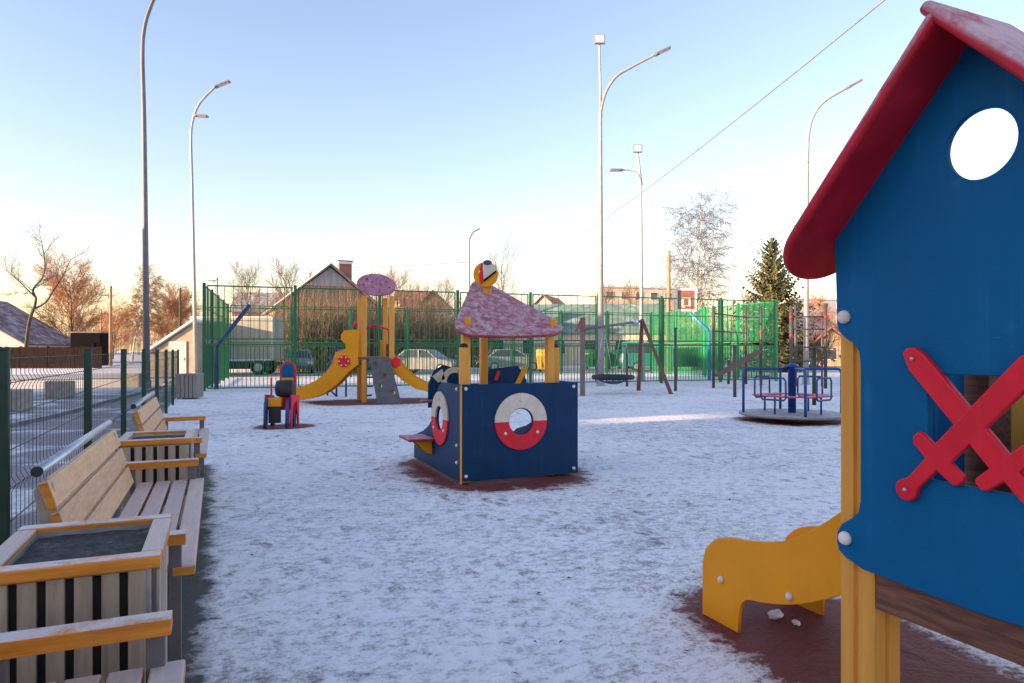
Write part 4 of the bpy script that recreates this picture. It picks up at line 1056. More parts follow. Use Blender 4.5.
L2 = lamp('street_lamp', 'slender lamp post behind the grey bin, arm to the right with a small second lamp', 196, 32, [(196,380),(194.5,300),(192,180),(191,140),(193,120),(200,103),(215,87)], [(215,87,22,.75),(196,115.5,-4,.55)], 'lamppole', .095, .05)
lamp('street_lamp', 'tallest pale lamp post with square floodlight on top and a long curved arm', 601, 26.8, [(601,386),(600.8,250),(600.5,125),(601.2,110),(606,92),(616,77),(630,68),(656,54.5)], [(656,54.5,26,.62)], 'lamppole', .13, .045, flood=(599.5,40), small=118)
lamp('street_lamp', 'lamp post with floodlight on top and short arm to the left, near the birch', 641.5, 31.5, [(641.5,380.4),(641.5,280),(641,190),(640,180),(636,172.5),(628,170),(621,170)], [(621,170,0,-.5)], 'lamppole', .11, .04, flood=(637.5,149), small=185)
lamp('street_lamp', 'pale lamp post right of the spruce, arm curving up to the right', 806, 28, [(806,384),(806.5,280),(807.5,160),(809,132),(814,115),(825,101),(848,87.5)], [(848,87.5,28,.6)], 'lamppole', .115, .05)
lamp('street_lamp', 'small distant lamp post rising behind the ship cabin roof', 469.5, 62, [(469.5,365.4),(469.5,300),(469.5,245),(470,238),(473,232.5),(475,231)], [(475,231,28,.5)], 'lamppole_dark', .11, .06)
lamp('street_lamp', 'tiny distant lamp on a dark pole above the left end of the pitch', 217.5, 60, [(217.5,366),(217.5,277),(216.8,279.5),(214,281)], [(214,281,-8,-.55)], 'lamppole_dark', .10, .05)

# utility poles and wires
def upole(label, px_, d_, top, mat='woodpole', r=.14):
    p = P(px_, d_); h = zat(top, d_); mb = MB(); mb.tube([p, p+Vector((.0,0,h*.5)), p+Vector((.03,0,h))], [r, r*.9, r*.72], 10)
    for s in (.3,.7): mb.tube([p+Vector((.16,-.16,h-s)), p+Vector((-.04,.04,h-s))], .03, 6)
    return solo('utility_pole', mb, mat, label, 'utility pole', p, 'timber utility poles')
upole('brown timber pole between the russet trees on the left', 110.5, 60, 286)
upole('thin far timber pole just left of the brown timber pole', 101, 95, 309, r=.11)
upole('sunlit yellow timber pole between the lamp post and the basketball backboard', 668.5, 40, 251)
upole('dark timber pole beside the slender lamp post', 180, 70, 288, 'bark')
def cable(label, a, b, sag, r=.012, n=24):
    mb = MB(); pts = [a.lerp(b, k/n) - Vector((0,0,sag*4*(k/n)*(1-k/n))) for k in range(n+1)]
    mb.tube(pts, r, 5); solo('overhead_cable', mb, 'cable', label, 'cable', a, 'overhead cables')
cable('long overhead cable slanting from the top right down past the tallest lamp post', P(960,14,zat(-62,14)), P(528,95,zat(259,95)), 1.2, .022)
cable('overhead cable slanting down behind the red roof of the playhouse', P(880,32,zat(178,32)), P(716,75,zat(249,75)), .8, .034)
cable('thin cable strung above the barred fence from the left trees to the far lamp', P(30,75,zat(258,75)), P(469.5,62,zat(262,62)), .9, .024)

# ================================================================== litter bin, concrete blocks
db = F*HC/(398.5-HY)
bn = thing('litter_bin', 'square grey slatted bin at the end of the mesh fence', 'bin', P(190, db), -TH+R(6))
for s in (-1, 1):
    for k in range(5):
        mb = MB(); mb.box((-.225+.1125*k, s*.27, .36), (.098,.03,.64), bevel=.004); obj('slat', mb, 'greyslat', bn)
        mb = MB(); mb.box((s*.27, -.225+.1125*k, .36), (.03,.098,.64), bevel=.004); obj('slat', mb, 'greyslat', bn)
mb = MB(); mb.box((0,0,.34),(.48,.48,.62)); obj('bucket', mb, 'dark', bn)
mb = MB(); mb.box((0,-.25,.70),(.60,.09,.04),bevel=.006); mb.box((0,.25,.70),(.60,.09,.04),bevel=.006); mb.box((-.25,0,.699),(.09,.41,.038),bevel=.006); mb.box((.25,0,.699),(.09,.41,.038),bevel=.006)
obj('rim', mb, 'greyslat', bn)
blk = None
for i, (q, w, lab) in enumerate((((12,411), .95, 'concrete block by the left picture edge, seen through the mesh'),
                                ((60,398), .85, 'tilted concrete block left of the second fence post'),
                                ((133,386.5), .90, 'concrete block farthest along the sunlit path behind the fence'))):
    p = PG(*q); rz = -TH + R((8, -14, 5)[i])
    if blk is None:
        mb = MB(); mb.box((0,0,.25),(.66,.45,.50),bevel=.03)
        blk = solo('concrete_block', mb, 'concrete', lab, 'concrete block', p, 'concrete blocks on the path', rz, local=True)
    else: dup(blk, p, rz, lab)

# ================================================================== HOUSES
def house(label, cat, loc, rotz, w, dp, eave_h, ridge_h, wallm, roofm, win=(), over=.35, ridge='x', gablem=None, chim=None, name='house', frame='frame'):
    """w along local x, dp along local y; ridge along x (eaves to the viewer) or y (gable to the viewer)"""
    t = thing(name, label, cat, loc, rotz)
    x0, x1, y0, y1_ = -w/2, w/2, -dp/2, dp/2
    mb = MB()
    if ridge == 'y': prof = [(x0,0),(x1,0),(x1,eave_h),(0,ridge_h),(x0,eave_h)]; mb.prism(prof, -dp/2, dp/2, MY)
    else: prof = [(y0,0),(y1_,0),(y1_,eave_h),(0,ridge_h),(y0,eave_h)]; mb.prism(prof, x0, x1, MX)
    wl = obj('wall', mb, wallm, t)
    th = .14
    for s in (-1, 1):
        hw = (w if ridge == 'y' else dp)/2; sl_ = math.atan2(ridge_h-eave_h, hw); ln = math.hypot(hw, ridge_h-eave_h)+over
        mb = MB(); ll = (dp if ridge == 'y' else w)+2*over
        if ridge == 'y':
            T = Matrix.Translation((0,0,ridge_h+.075)) @ Matrix.Rotation(s*sl_, 4, 'Y') @ Matrix.Translation((s*(ln/2-.10),0,th/2))
            mb.box((0,0,0), (ln,ll,th), mat=T, bevel=.03)
        else:
            T = Matrix.Translation((0,0,ridge_h+.075)) @ Matrix.Rotation(-s*sl_, 4, 'X') @ Matrix.Translation((0,s*(ln/2-.10),th/2))
            mb.box((0,0,0), (ll,ln,th), mat=T, bevel=.03)
        rf_ = obj('roof', mb, roofm, t)
    if gablem and ridge == 'y':
        zg = eave_h + (ridge_h-eave_h)*.55; hw = w/2*(1-.55)
        mb = MB(); mb.prism([(-hw,zg),(hw,zg),(0,ridge_h-.05)], dp/2+.01, dp/2+.06, MY); obj('gable', mb, gablem, t)
    if chim:
        cx, cy, s_, ht = chim
        mb = MB(); mb.box((cx,cy,ht/2+eave_h*.5),(s_,s_,ht-eave_h)); c_ = obj('chimney', mb, 'brick', t)
        mb = MB(); mb.box((cx,cy,ht+.10),(s_*1.12,s_*1.12,.20)); 
        obj('chimney_band', mb, 'hoopwhite', c_)
        mb = MB(); mb.box((cx,cy,ht+.235),(s_*1.2,s_*1.2,.07)); obj('chimney_cap', mb, 'gympost', c_)
    for (side, u, z, ww, hh) in win:
        mb = MB(); gb_ = MB()
        if side == 'f': mb.box((u,y0-.03,z),(ww+.16,.06,hh+.16)); gb_.box((u,y0-.065,z),(ww,.02,hh))
        elif side == 'b': mb.box((u,y1_+.03,z),(ww+.16,.06,hh+.16)); gb_.box((u,y1_+.065,z),(ww,.02,hh))
        elif side == 'l': mb.box((x0-.03,u,z),(.06,ww+.16,hh+.16)); gb_.box((x0-.065,u,z),(.02,ww,hh))
        else: mb.box((x1+.03,u,z),(.06,ww+.16,hh+.16)); gb_.box((x1+.065,u,z),(.02,ww,hh))
        w_ = obj('window', mb, frame, t); obj('pane', gb_, 'glass', w_)
    return t
# timber house with steep gable behind the pitch
dH = 50
hs_ = house('brown timber house with steep gable, snowy roof and brick chimney behind the pitch', 'house', P(321, dH+5), -TH+R(24), 7.8, 9, 4.4, 7.6, 'hsiding', 'frostroof',
      (('f',-1.6,2.2,.9,1.3),('f',1.2,2.2,.9,1.3),), .45, 'y', 'gable', (1.75, -.6, 1.0, 8.3))
mb = MB(); mb.box((-3.93, .2, 2.15), (.06, 8.4, 4.2)); obj('side_cladding', mb, 'hyellow', hs_)  # panel added to carry the sunlit yellow of the left wall
# left white house with dark red roof
house('white walled house with broad dark red snowy roof at the left edge', 'house', P(-24, 72), -TH+R(4), 15.4, 9, 2.0, 6.6, 'hwhite', 'redmetal',
      (('f',-2.5,1.7,1,1.2),('f',.8,1.7,1,1.2),('f',3.6,1.3,1,1.0)), .5, 'y')
# dark shed and snow-roofed garage
sd = P(92, 62); mb = MB(); mb.box((0,0,1.45),(2.5,2.5,2.9),bevel=.04); 
shd = thing('dark_shed', 'black flat topped shed between the bare tree and the timber pole', 'shed', sd, -TH+R(8))
obj('wall', mb, 'darkshed', shd)
mb = MB(); mb.box((0,0,2.98),(2.7,2.7,.12),bevel=.02); obj('roof', mb, 'greyroof', shd)
mb = MB(); mb.box((.2,-1.27,1.05),(1.1,.05,2.0)); dr_ = obj('door', mb, 'darkshed', shd)
mb = MB(); mb.box((.62,-1.31,1.05),(.05,.05,.16)); obj('handle', mb, 'steel', dr_)
ga = thing('garage', 'pale lean-to garage with sunlit snow covered sloping roof behind the slender lamp post', 'garage', P(186, 37), -TH)
mb = MB(); mb.prism([(-1.1,0),(1.15,0),(1.15,2.75),(-1.1,1.25)], -1.6, 1.6, MY); obj('wall', mb, 'hbeige', ga)
sl2 = math.atan2(1.5, 2.25); T = Matrix.Translation((0,0,2.08)) @ Matrix.Rotation(-sl2, 4, 'Y'); mb = MB(); mb.box((0,0,.06), (3.05,3.6,.12), mat=T, bevel=.03); obj('roof', mb, 'snowroof', ga)
mb = MB(); mb.box((.35,-1.63,.95),(.9,.06,1.8)); dg_ = obj('door', mb, 'hwhite', ga)
mb = MB(); mb.box((.68,-1.675,.95),(.04,.03,.12)); obj('handle', mb, 'steel', dg_)
# long low building with grey-green roof behind the pitch
house('long pale building with grey green roof behind the green bins', 'building', P(575, 66), -TH+R(-6), 17, 8, 3.0, 5.6, 'hcream', 'greenroof', tuple(('f',-7+2.8*k,1.7,1.0,1.2) for k in range(6)), .5, 'x', name='long_building')
house('low building with sunlit white snowy roof left of the grey green roof', 'building', P(500, 85), -TH+R(5), 14, 8, 3.4, 6.0, 'hbeige', 'snowroof', tuple(('f',-5+2.5*k,1.8,1.0,1.2) for k in range(5)), .4, 'x', name='low_building')
house('small house with orange brown roof behind the right slide of the tower', 'house', P(417, 105), -TH+R(-62), 5.4, 6, 7.2, 10.2, 'hsiding', 'rustroof', (('f',0,7.0,.9,1.0),('f',-1.4,3.2,.9,1.1)), .4, 'y')
house('dark hip roofed house far behind the middle of the pitch fence', 'house', P(436, 100), -TH, 7, 8, 6.2, 9.6, 'hsiding', 'greyroof', (('f',0,3.0,1,1.3),), .4, 'y')
house('grey blue gabled house far behind the ship cabin roof', 'house', P(551, 110), -TH+R(-20), 7, 8, 6.6, 9.8, 'hgrey', 'rustroof', (('f',0,4.5,1,1.3),('f',1.8,4.5,1,1.3)), .4, 'y')
house('dark brown house far behind the left part of the pitch fence', 'house', P(262, 105), -TH+R(10), 7, 8, 7.0, 10.0, 'hsiding', 'greyroof', (('f',-2,2.4,1,1.3),('f',2,2.4,1,1.3)), .4, 'x')
house('small orange brown house low at the right, beyond the grey bar frame', 'house', P(826, 62), -TH+R(-15), 3.6, 5, 1.7, 3.2, 'hsiding', 'rustroof', (('f',0,1.0,.8,.8),), .4, 'y')
house('pink red roofed house low behind the right bar frame', 'house', P(800, 80), -TH+R(12), 6, 6, 3.2, 5.2, 'hwhite', 'redmetal', (('f',-1,1.7,.9,1.0),('f',1.2,1.7,.9,1.0)), .4, 'x')
# apartment blocks
def block(label, px_, d_, w, dp, h, nx, nz, mat, rz):
    t = thing('apartment_block', label, 'apartment block', P(px_, d_), rz)
    mb = MB(); mb.box((0,0,h/2),(w,dp,h)); obj('wall', mb, mat, t)
    mb = MB(); mb.box((0,0,h+.15),(w+.5,dp+.5,.3)); obj('roof', mb, 'snowroof', t)
    for i in range(nx):
        for j in range(nz):
            x = -w/2 + w*(i+.5)/nx; z = h*(j+.55)/nz
            mb = MB(); mb.box((x,-dp/2-.03,z),(1.5,.06,1.5)); w_ = obj('window', mb, 'frame', t)
            mb = MB(); mb.box((x,-dp/2-.065,z),(1.25,.02,1.25)); obj('pane', mb, 'glass', w_)
    return t
block('sunlit cream apartment block behind the lamp posts', 640, 130, 20, 12, 12.6, 7, 4, 'hcream', -TH+R(14))
block('grey pink apartment block low at the right, behind the spruce and bar frame', 815, 150, 20, 12, 12.0, 6, 4, 'hgrey', -TH+R(10))

# houses beyond the left picture edge: their row keeps the low sun off the playground
def caster(y0, y1_, label, wm, rm, hgt):
    w = y1_-y0
    nwin = max(1, int(w/3))
    return house(label, 'house', (-26, (y0+y1_)/2, 0), R(90), w, 8.0, 6.0, hgt, wm, rm, tuple(('f', -w/2+w*(k+.5)/nwin, 1.9, 1.0, 1.3) for k in range(nwin)), .0, 'x')
caster(-26, 9.9, 'long timber house with grey roof beyond the left picture edge, facing the benches', 'hsiding', 'greyroof', 9.6)
caster(11.0, 28.2, 'long white house with dark red roof beyond the left picture edge', 'hwhite', 'redmetal', 9.6)
lk = thing('link_passage', 'narrow passage with an open upper gallery linking two long houses beyond the left edge', 'passage', (-26, 10.45, 0))  # added, out of view: the slot between its two blocks shapes the sun streak
mb = MB(); mb.box((-26, 10.45, 2.75), (3.0, 1.08, 5.5)); obj('wall', mb, 'hbeige', lk, world=True)  # part of the added unseen sun slot blocker, not a house wall
mb = MB(); mb.box((-26, 10.45, 8.0), (3.0, 1.08, 2.9)); obj('roof', mb, 'greyroof', lk, world=True)  # part of the added unseen sun slot blocker, not a house roof
# plank fence on the left
pfn = thing('plank_fence', 'brown vertical plank fence in front of the white house on the left', 'fence', P(30, 52), -TH+R(4))
for k in range(6):
    mb = MB()
    for i in range(9):
        mb.box((-6.6+2.0*k+.22*i, 0, .82+.03*rnd.uniform(-1,1)), (.20,.03,1.64))
    mb.box((-5.7+2.0*k,.04,.45),(2.0,.05,.09)); mb.box((-5.7+2.0*k,.04,1.3),(2.0,.05,.09))
    obj('plank_panel', mb, 'plankfence', pfn)
    mb = MB(); mb.box((-6.72+2.0*k,.06,.85),(.10,.10,1.7)); obj('post', mb, 'plankfence', pfn)

# ================================================================== VEHICLES
def wheel(t, x, y, r, w):
    mb = MB(); T = Matrix.Translation((x,y,r)) @ Matrix.Rotation(R(90),4,'X')
    mb.lathe([(r*.6,-w/2),(r*.92,-w/2),(r,-w/2+.03),(r,w/2-.03),(r*.92,w/2),(r*.6,w/2)], 20, T); wh = obj('wheel', mb, 'tyre', t)
    mb = MB(); mb.lathe([(r*.58,-w/2-.01),(r*.2,-w/2+.02),(r*.2,w/2-.02),(r*.58,w/2+.01)], 14, T, smooth=False); obj('rim', mb, 'rim', wh)
def loft(secs):                                        # list of (y, outline in x,z)
    mb = MB(); n = len(secs[0][1]); vs = []
    for y, o in secs: vs += [(a, y, b_) for a, b_ in o]
    fs = [(i*n+k, i*n+(k+1) % n, (i+1)*n+(k+1) % n, (i+1)*n+k) for i in range(len(secs)-1) for k in range(n)]
    fs += [tuple(range(n)), tuple((len(secs)-1)*n+k for k in range(n))[::-1]]
    return mb.add(vs, fs, False)
def make_car(label, loc, rz, mat, van=False):
    t = thing('parked_car', label, 'car', loc, rz, 'vehicles parked behind the pitch')
    if van:
        lo = [(-2.2,.32),(2.2,.32),(2.3,.55),(2.25,.95),(1.75,1.12),(-2.25,1.15),(-2.3,.6)]
        hi = [(-2.22,1.14),(1.72,1.11),(1.05,1.85),(.8,1.93),(-2.1,1.95),(-2.2,1.85)]
    else:
        lo = [(-2.0,.28),(2.0,.28),(2.12,.48),(2.05,.70),(1.75,.80),(1.0,.90),(-1.3,.93),(-2.02,.90),(-2.12,.55)]
        hi = [(-1.75,.92),(1.05,.895),(.35,1.38),(.1,1.44),(-.95,1.45),(-1.2,1.40)]
    shr = lambda o, f, dz: [(a*f, (b_-.6)*(1-(1-f)*.4)+.6) for a, b_ in o]
    obj('body', loft([(-.86, shr(lo,.965,0)), (-.80, lo), (.80, lo), (.86, shr(lo,.965,0))]), mat, t)
    zc = hi[0][1]
    def nar(o, y): return [(a, b_) for a, b_ in o]
    cab = MB(); n = len(hi); top = max(b_ for a, b_ in hi)
    vs = []
    for s in (-1, 1):
        for a, b_ in hi:
            f = (b_-zc)/(top-zc); vs.append((a, s*(.78-.17*max(0,f)), b_))
    cab.add(vs, [tuple(range(n)), tuple(range(n,2*n))[::-1]] + [(k,(k+1) % n,(k+1) % n+n,k+n) for k in range(n)])
    cb = obj('cabin', cab, mat, t)
    # side windows, windscreen and rear window set just proud of the cabin
    for s in (-1, 1):
        xs = sorted(a for a, b_ in hi); 
        cx = sum(a for a, b_ in hi)/n
        inset = [(cx+(a-cx)*.86, zc+.06+(b_-zc)*.80) for a, b_ in hi]
        mb = MB(); vs = []
        for a, b_ in inset:
            f = (b_-zc)/(top-zc); y = s*(.78-.17*max(0,f)+.006); vs.append((a,y,b_))
        mb.add(vs, [tuple(range(n))]); obj('side_window', mb, 'glass', cb)
        mb = MB(); mid = (hi[1][0]+hi[-1][0])/2-.1
        mb.box((mid, s*.70, zc+(top-zc)*.45), (.07,.16,(top-zc)*.86)); obj('pillar', mb, mat, cb)
    for (i, j, sg) in ((1, 2, 1), (n-1, 0, -1)):
        a0, b0 = hi[i]; a1, b1 = hi[j]
        f0 = (b0-zc)/(top-zc); f1 = (b1-zc)/(top-zc)
        q0 = (a0+(a1-a0)*.1, b0+(b1-b0)*.1); q1 = (a0+(a1-a0)*.9, b0+(b1-b0)*.9)
        y0 = .66; y1_ = .52
        if sg < 0: y0, y1_ = y1_, y0
        mb = MB(); mb.add([(q0[0]+.012*sg,-y0,q0[1]+.008),(q0[0]+.012*sg,y0,q0[1]+.008),(q1[0]+.012*sg,y1_,q1[1]+.008),(q1[0]+.012*sg,-y1_,q1[1]+.008)], [(0,1,2,3)])
        obj('windscreen' if sg > 0 else 'rear_window', mb, 'glass', cb)
    fx = max(a for a, b_ in lo); rx_ = min(a for a, b_ in lo)
    for s in (-1, 1):
        mb = MB(); mb.box((fx-.09, s*.58, .64), (.16,.32,.15), bevel=.03); obj('headlight', mb, 'lens', t)
        mb = MB(); mb.box((rx_+.06, s*.62, .74), (.14,.24,.18), bevel=.02); obj('tail_light', mb, 'tailred', t)
        for x in (-1.28, 1.30): wheel(t, x, s*.76, .32, .2)
    mb = MB(); mb.box((fx-.05,0,.42),(.16,1.55,.14),bevel=.03); mb.box((rx_+.05,0,.42),(.16,1.55,.14),bevel=.03); obj('bumper', mb, 'gympost', t)
    return t
make_car('white car parked facing the pitch, beside the off-white truck', P(299, 42), -TH+R(-72), 'carwhite')
make_car('pale car half hidden behind the orange slide tower', P(347, 42.5), -TH+R(-78), 'carwhite')
make_car('pale grey car parked between the slide tower and the ship cabin', P(427, 40.5), -TH+R(-20), 'carwhite')
make_car('dark grey car just left of the yellow bin', P(512, 46), -TH+R(8), 'cargrey')
make_car('teal van behind the slanting leg of the swing', P(655, 46), -TH+R(-5), 'cargreen', True)
# truck
tr = thing('box_truck', 'off-white box truck with dark chassis parked behind the left of the pitch', 'truck', P(238, 39.5), -TH+R(2), 'vehicles parked behind the pitch')
k_ = 39.5/F
mb = MB(); mb.box((.05,0,2.05),(4.55,2.3,2.5),bevel=.05); bx_ = obj('cargo_box', mb, 'truckbox', tr)
mb = MB()
for x in (-2.2, 2.3): mb.box((x,-1.155,2.05),(.07,.03,2.45))
for z in (.85, 3.25): mb.box((.05,-1.156,z),(4.5,.03,.07))
obj('edge_trim', mb, 'hoopwhite', bx_)
mb = MB(); mb.box((-.4,0,.62),(5.6,.9,.22)); mb.box((.2,-.95,.55),(1.6,.35,.45),bevel=.03); mb.box((.05,-1.08,.70),(4.4,.06,.12)); obj('chassis', mb, 'truckdark', tr)
obj('cab', loft([(-1.05,[(-2.35,.5),(-2.35,2.35),(-2.55,2.45),(-3.3,2.4),(-3.7,1.5),(-3.8,1.3),(-3.8,.5)]), (1.05,[(-2.35,.5),(-2.35,2.35),(-2.55,2.45),(-3.3,2.4),(-3.7,1.5),(-3.8,1.3),(-3.8,.5)])]), 'truckbox', tr)
mb = MB(); mb.add([(-2.7,-1.057,1.6),(-3.4,-1.057,1.6),(-3.2,-1.057,2.15),(-2.7,-1.057,2.15)], [(0,1,2,3)]); obj('cab_window', mb, 'glass', tr)
for x in (-3.0, 1.5):
    for s in (-1,1): wheel(tr, x, s*.95, .42, .26)
# waste containers
def make_bin(label, loc, mat):
    t = thing('waste_container', label, 'waste container', loc, -TH, 'waste containers behind the pitch')
    mb = MB(); vs = []
    for z, sx_, sy_ in ((.18,.50,.40),(1.25,.62,.52)): vs += [(-sx_,-sy_,z),(sx_,-sy_,z),(sx_,sy_,z),(-sx_,sy_,z)]
    mb.add(vs, [(3,2,1,0),(4,5,6,7)]+[(i,(i+1)%4,(i+1)%4+4,i+4) for i in range(4)])
    for x in (-.35,0,.35): mb.box((x,-.475,.75),(.05,.06,.9))
    obj('body', mb, mat, t)
    mb = MB(); mb.lathe([(.53,-.65),(.53,.65)], 20, Matrix.Translation((0,0,1.12)) @ Matrix.Rotation(R(90),4,'Y') @ Matrix.Scale(.6,4,(1,0,0))); obj('lid', mb, mat, t)
    for x in (-.4,.4):
        for y in (-.3,.3):
            mb = MB(); mb.lathe([(.09,-.03),(.09,.03)], 12, Matrix.Translation((x,y,.09)) @ Matrix.Rotation(R(90),4,'X')); obj('wheel', mb, 'tyre', t)
    return t
g0 = make_bin('green waste container directly behind the nest swing post', P(592, 50), 'bingreen')
dup(g0, P(614, 50.5), label='green waste container behind the nest swing ring')
dup(g0, P(634, 51), label='green waste container left of the teal van')
make_bin('yellow waste container glowing in the sun right of the ship cabin posts', P(546, 44), 'binyellow')

# ================================================================== TREES
def rv(r): return Vector((r.uniform(-1,1), r.uniform(-1,1), r.uniform(-1,1)))
def grow(tr_, cr_, p, dvec, L, rad, lvl, maxl, r, opt):
    n = 4 if lvl < 2 else 3
    pts = [p.copy()]; q = p.copy(); dd = dvec.copy()
    for i in range(n):
        dd = (dd + rv(r)*opt['wig'] + Vector((0,0,opt['up'] if lvl < opt.get('droop_from', 9) else -opt['droop']))).normalized()
        q = q + dd*L/n; pts.append(q.copy())
    end = opt['taper']
    rads = [rad*(1-(1-end)*i/n) for i in range(n+1)]
    if lvl == maxl: rads[-1] = rad*.4
    tgt = tr_ if lvl < 2 else cr_
    tgt.tube(pts, rads, 7 if lvl == 0 else (5 if lvl == 1 else 3), cap=False, smooth=lvl < 2)
    if lvl >= maxl: return
    nc = opt['n'][lvl]
    for c in range(nc):
        f = opt['from'][lvl] + (1-opt['from'][lvl])*(c+r.uniform(.2,.9))/nc
        i = min(n-1, int(f*n)); pos = pts[i].lerp(pts[i+1], f*n-i)
        base = (pts[i+1]-pts[i]).normalized()
        az = c*2.4 + r.uniform(-.5,.5); side = base.orthogonal().normalized()
        side = Matrix.Rotation(az, 3, base) @ side
        a = R(opt['ang'][lvl] + r.uniform(-12,12))
        nd_ = (base*math.cos(a) + side*math.sin(a)).normalized()
        rr_ = rad*(1-(1-end)*f)
        grow(tr_, cr_, pos, nd_, L*opt['len'][lvl]*(1.15-.55*f*opt.get('cone',1))*r.uniform(.75,1.15), max(rr_*opt['rr'], opt['rmin']*(1+.5*(maxl-lvl-1))), lvl+1, maxl, r, opt)
def tree(label, cat, loc, seed, h, opt, barkm, twigm, name, group=None, rz=0):
    r = random.Random(seed); a, b_ = MB(), MB()
    grow(a, b_, Vector((0,0,-.05)), Vector((0,0,1)), h*opt['trunk'], opt['r0'], 0, opt['max'], r, opt)
    t = thing(name, label, cat, loc, rz, group)
    obj('trunk', a, barkm, t); obj('crown', b_, twigm, t)
    return t
birch = dict(trunk=.97, r0=.15, max=4, wig=.12, up=.05, droop=.20, droop_from=2, taper=.12, n=(34,9,7,5), **{'from':(.20,.12,.1,.1)}, ang=(42,42,36,32), len=(.34,.46,.62,.62), rr=.40, rmin=.010, cone=1.0)
round_ = dict(trunk=.90, r0=.16, max=4, wig=.18, up=.08, droop=0, taper=.15, n=(26,9,7,5), **{'from':(.10,.15,.1,.1)}, ang=(48,42,36,32), len=(.42,.50,.60,.60), rr=.45, rmin=.015, cone=.6)
sparse = dict(trunk=.85, r0=.13, max=3, wig=.14, up=.12, droop=0, taper=.15, n=(20,10,8), **{'from':(.2,.15,.1)}, ang=(38,36,32), len=(.42,.48,.55), rr=.45, rmin=.013, cone=.8)
# dark forked tree before the red roof
def forked(label, loc):
    r = random.Random(11); a, b_ = MB(), MB()
    d_ = 55; ux, uz = frame_at(30, d_)
    o3 = dict(sparse); o3['n'] = (9,7,5); o3['from'] = (.25,.1,.1); o3['len'] = (.5,.5,.55); o3['rmin'] = .010
    main = [(24,352),(28,330),(31,316),(35,305),(36,298)]
    pts = [Vector((ux(x), 0, uz(y))) for x, y in main]; pts[0].z = -.05
    a.tube(curve_pts(pts,3), [ .15-.06*i/12 for i in range(13)], 8, cap=False)
    limbs = [([(36,298),(33,291),(36,285),(43,277),(45,264),(43,250),(42,243)], .095, 0), ([(34,309),(44,302),(50,290),(56,278),(64,258)], .09, .3), ([(36,298),(28,288),(20,278),(12,270)], .07, -.4), ([(33,293),(22,293),(10,292)], .05, .3)]
    for px_, rad, yy in limbs:
        n = len(px_); pts = [Vector((ux(x), yy*i*.7, uz(y))) for i, (x, y) in enumerate(px_)]
        q = curve_pts(pts, 3); m_ = len(q)
        a.tube(q, [rad*(1-.75*i/(m_-1)) for i in range(m_)], 6, cap=False)
        for i in range(3, m_, 1):
            if r.random() < .8:
                base = (q[i]-q[i-1]).normalized(); side = Matrix.Rotation(r.uniform(0,6.28),3,base) @ base.orthogonal().normalized()
                nd_ = (base*.65+side*.75).normalized()
                grow(a, b_, q[i], nd_, r.uniform(.9,2.0), rad*.35*(1-.5*i/m_)+.01, 1, 3, r, o3)
    t = thing('bare_tree', label, 'tree', loc, -TH); obj('trunk', a, 'bark', t); obj('crown', b_, 'twig_grey', t)
forked('bare dark forked tree rising in front of the dark red roof', P(30, 55))
tree('bare tree at the left edge, only a few branch tips in view', 'tree', P(-62, 40), 5, 9.2, sparse, 'bark', 'twig_grey', 'bare_tree')
tA = tree('russet round tree glowing in the sun left of the brown timber pole', 'tree', P(76, 80), 21, 10.4, round_, 'bark', 'twig_rust', 'bare_tree', 'sunlit bare trees along the horizon')
tB = tree('pale gold slim tree right of the brown timber pole', 'tree', P(132, 85), 22, 10.6, birch, 'birchbark', 'twig_rust', 'bare_tree', 'sunlit bare trees along the horizon')
dup(tA, P(178, 85), R(70), 'russet tree right behind the dark lamp post, touching the slender lamp post', (.85,.85,.76))
dup(tB, P(160, 95), R(30), 'thin golden tree just right of the dark lamp post', (.95,.95,.90))
dup(tA, P(113, 105), R(150), 'low russet tree behind the brown timber pole', (.8,.8,.72))
tC = tree('bare tree with upright branches above the ship cabin head', 'tree', P(506, 75), 31, 12.6, dict(sparse, n=(22,8,7), rmin=.010, r0=.12), 'bark', 'twig', 'bare_tree', 'sunlit bare trees along the horizon')
tD = tree('bare thin tree over the truck box', 'tree', P(252, 75), 32, 10.4, sparse, 'bark', 'twig', 'bare_tree', 'bare trees behind the pitch')
for px_, d_, s, rz, lab in ((288, 78, 1.05, 40, 'bare thin tree left of the steep gable'),
                            (310, 90, 1.05, 100, 'bare thin tree directly behind the steep gable'),
                            (378, 75, .95, 170, 'bare thin tree right of the brick chimney'),
                            (397, 82, 1.02, 210, 'bare thin tree right above the oval pink roof'),
                            (447, 85, .95, 260, 'bare thin tree left of the small distant lamp post'),
                            (425, 95, 1.0, 310, 'bare thin tree above the orange brown roof'),
                            (606, 105, 1.10, 20, 'bare low tree left end of the cream apartment block'),
                            (628, 115, 1.22, 80, 'bare low tree before the cream apartment block')):
    dup(tD, P(px_, d_), R(rz), lab, (s, s, s))
tree('tall frosted birch with drooping pale twigs behind the backboard', 'tree', P(692, 55), 41, 12.5, dict(birch, n=(34,10,7,5), len=(.38,.48,.6,.6), r0=.15, rmin=.0092), 'birchbark', 'twig_frost', 'birch_tree')
dup(tD, P(745, 75), R(140), 'bare low tree between the birch and the spruce', (.75,.75,.75))
dup(tB, P(832, 80), R(200), 'pinkish bare tree between the right lamp post and the blue playhouse', (.8,.8,.72))
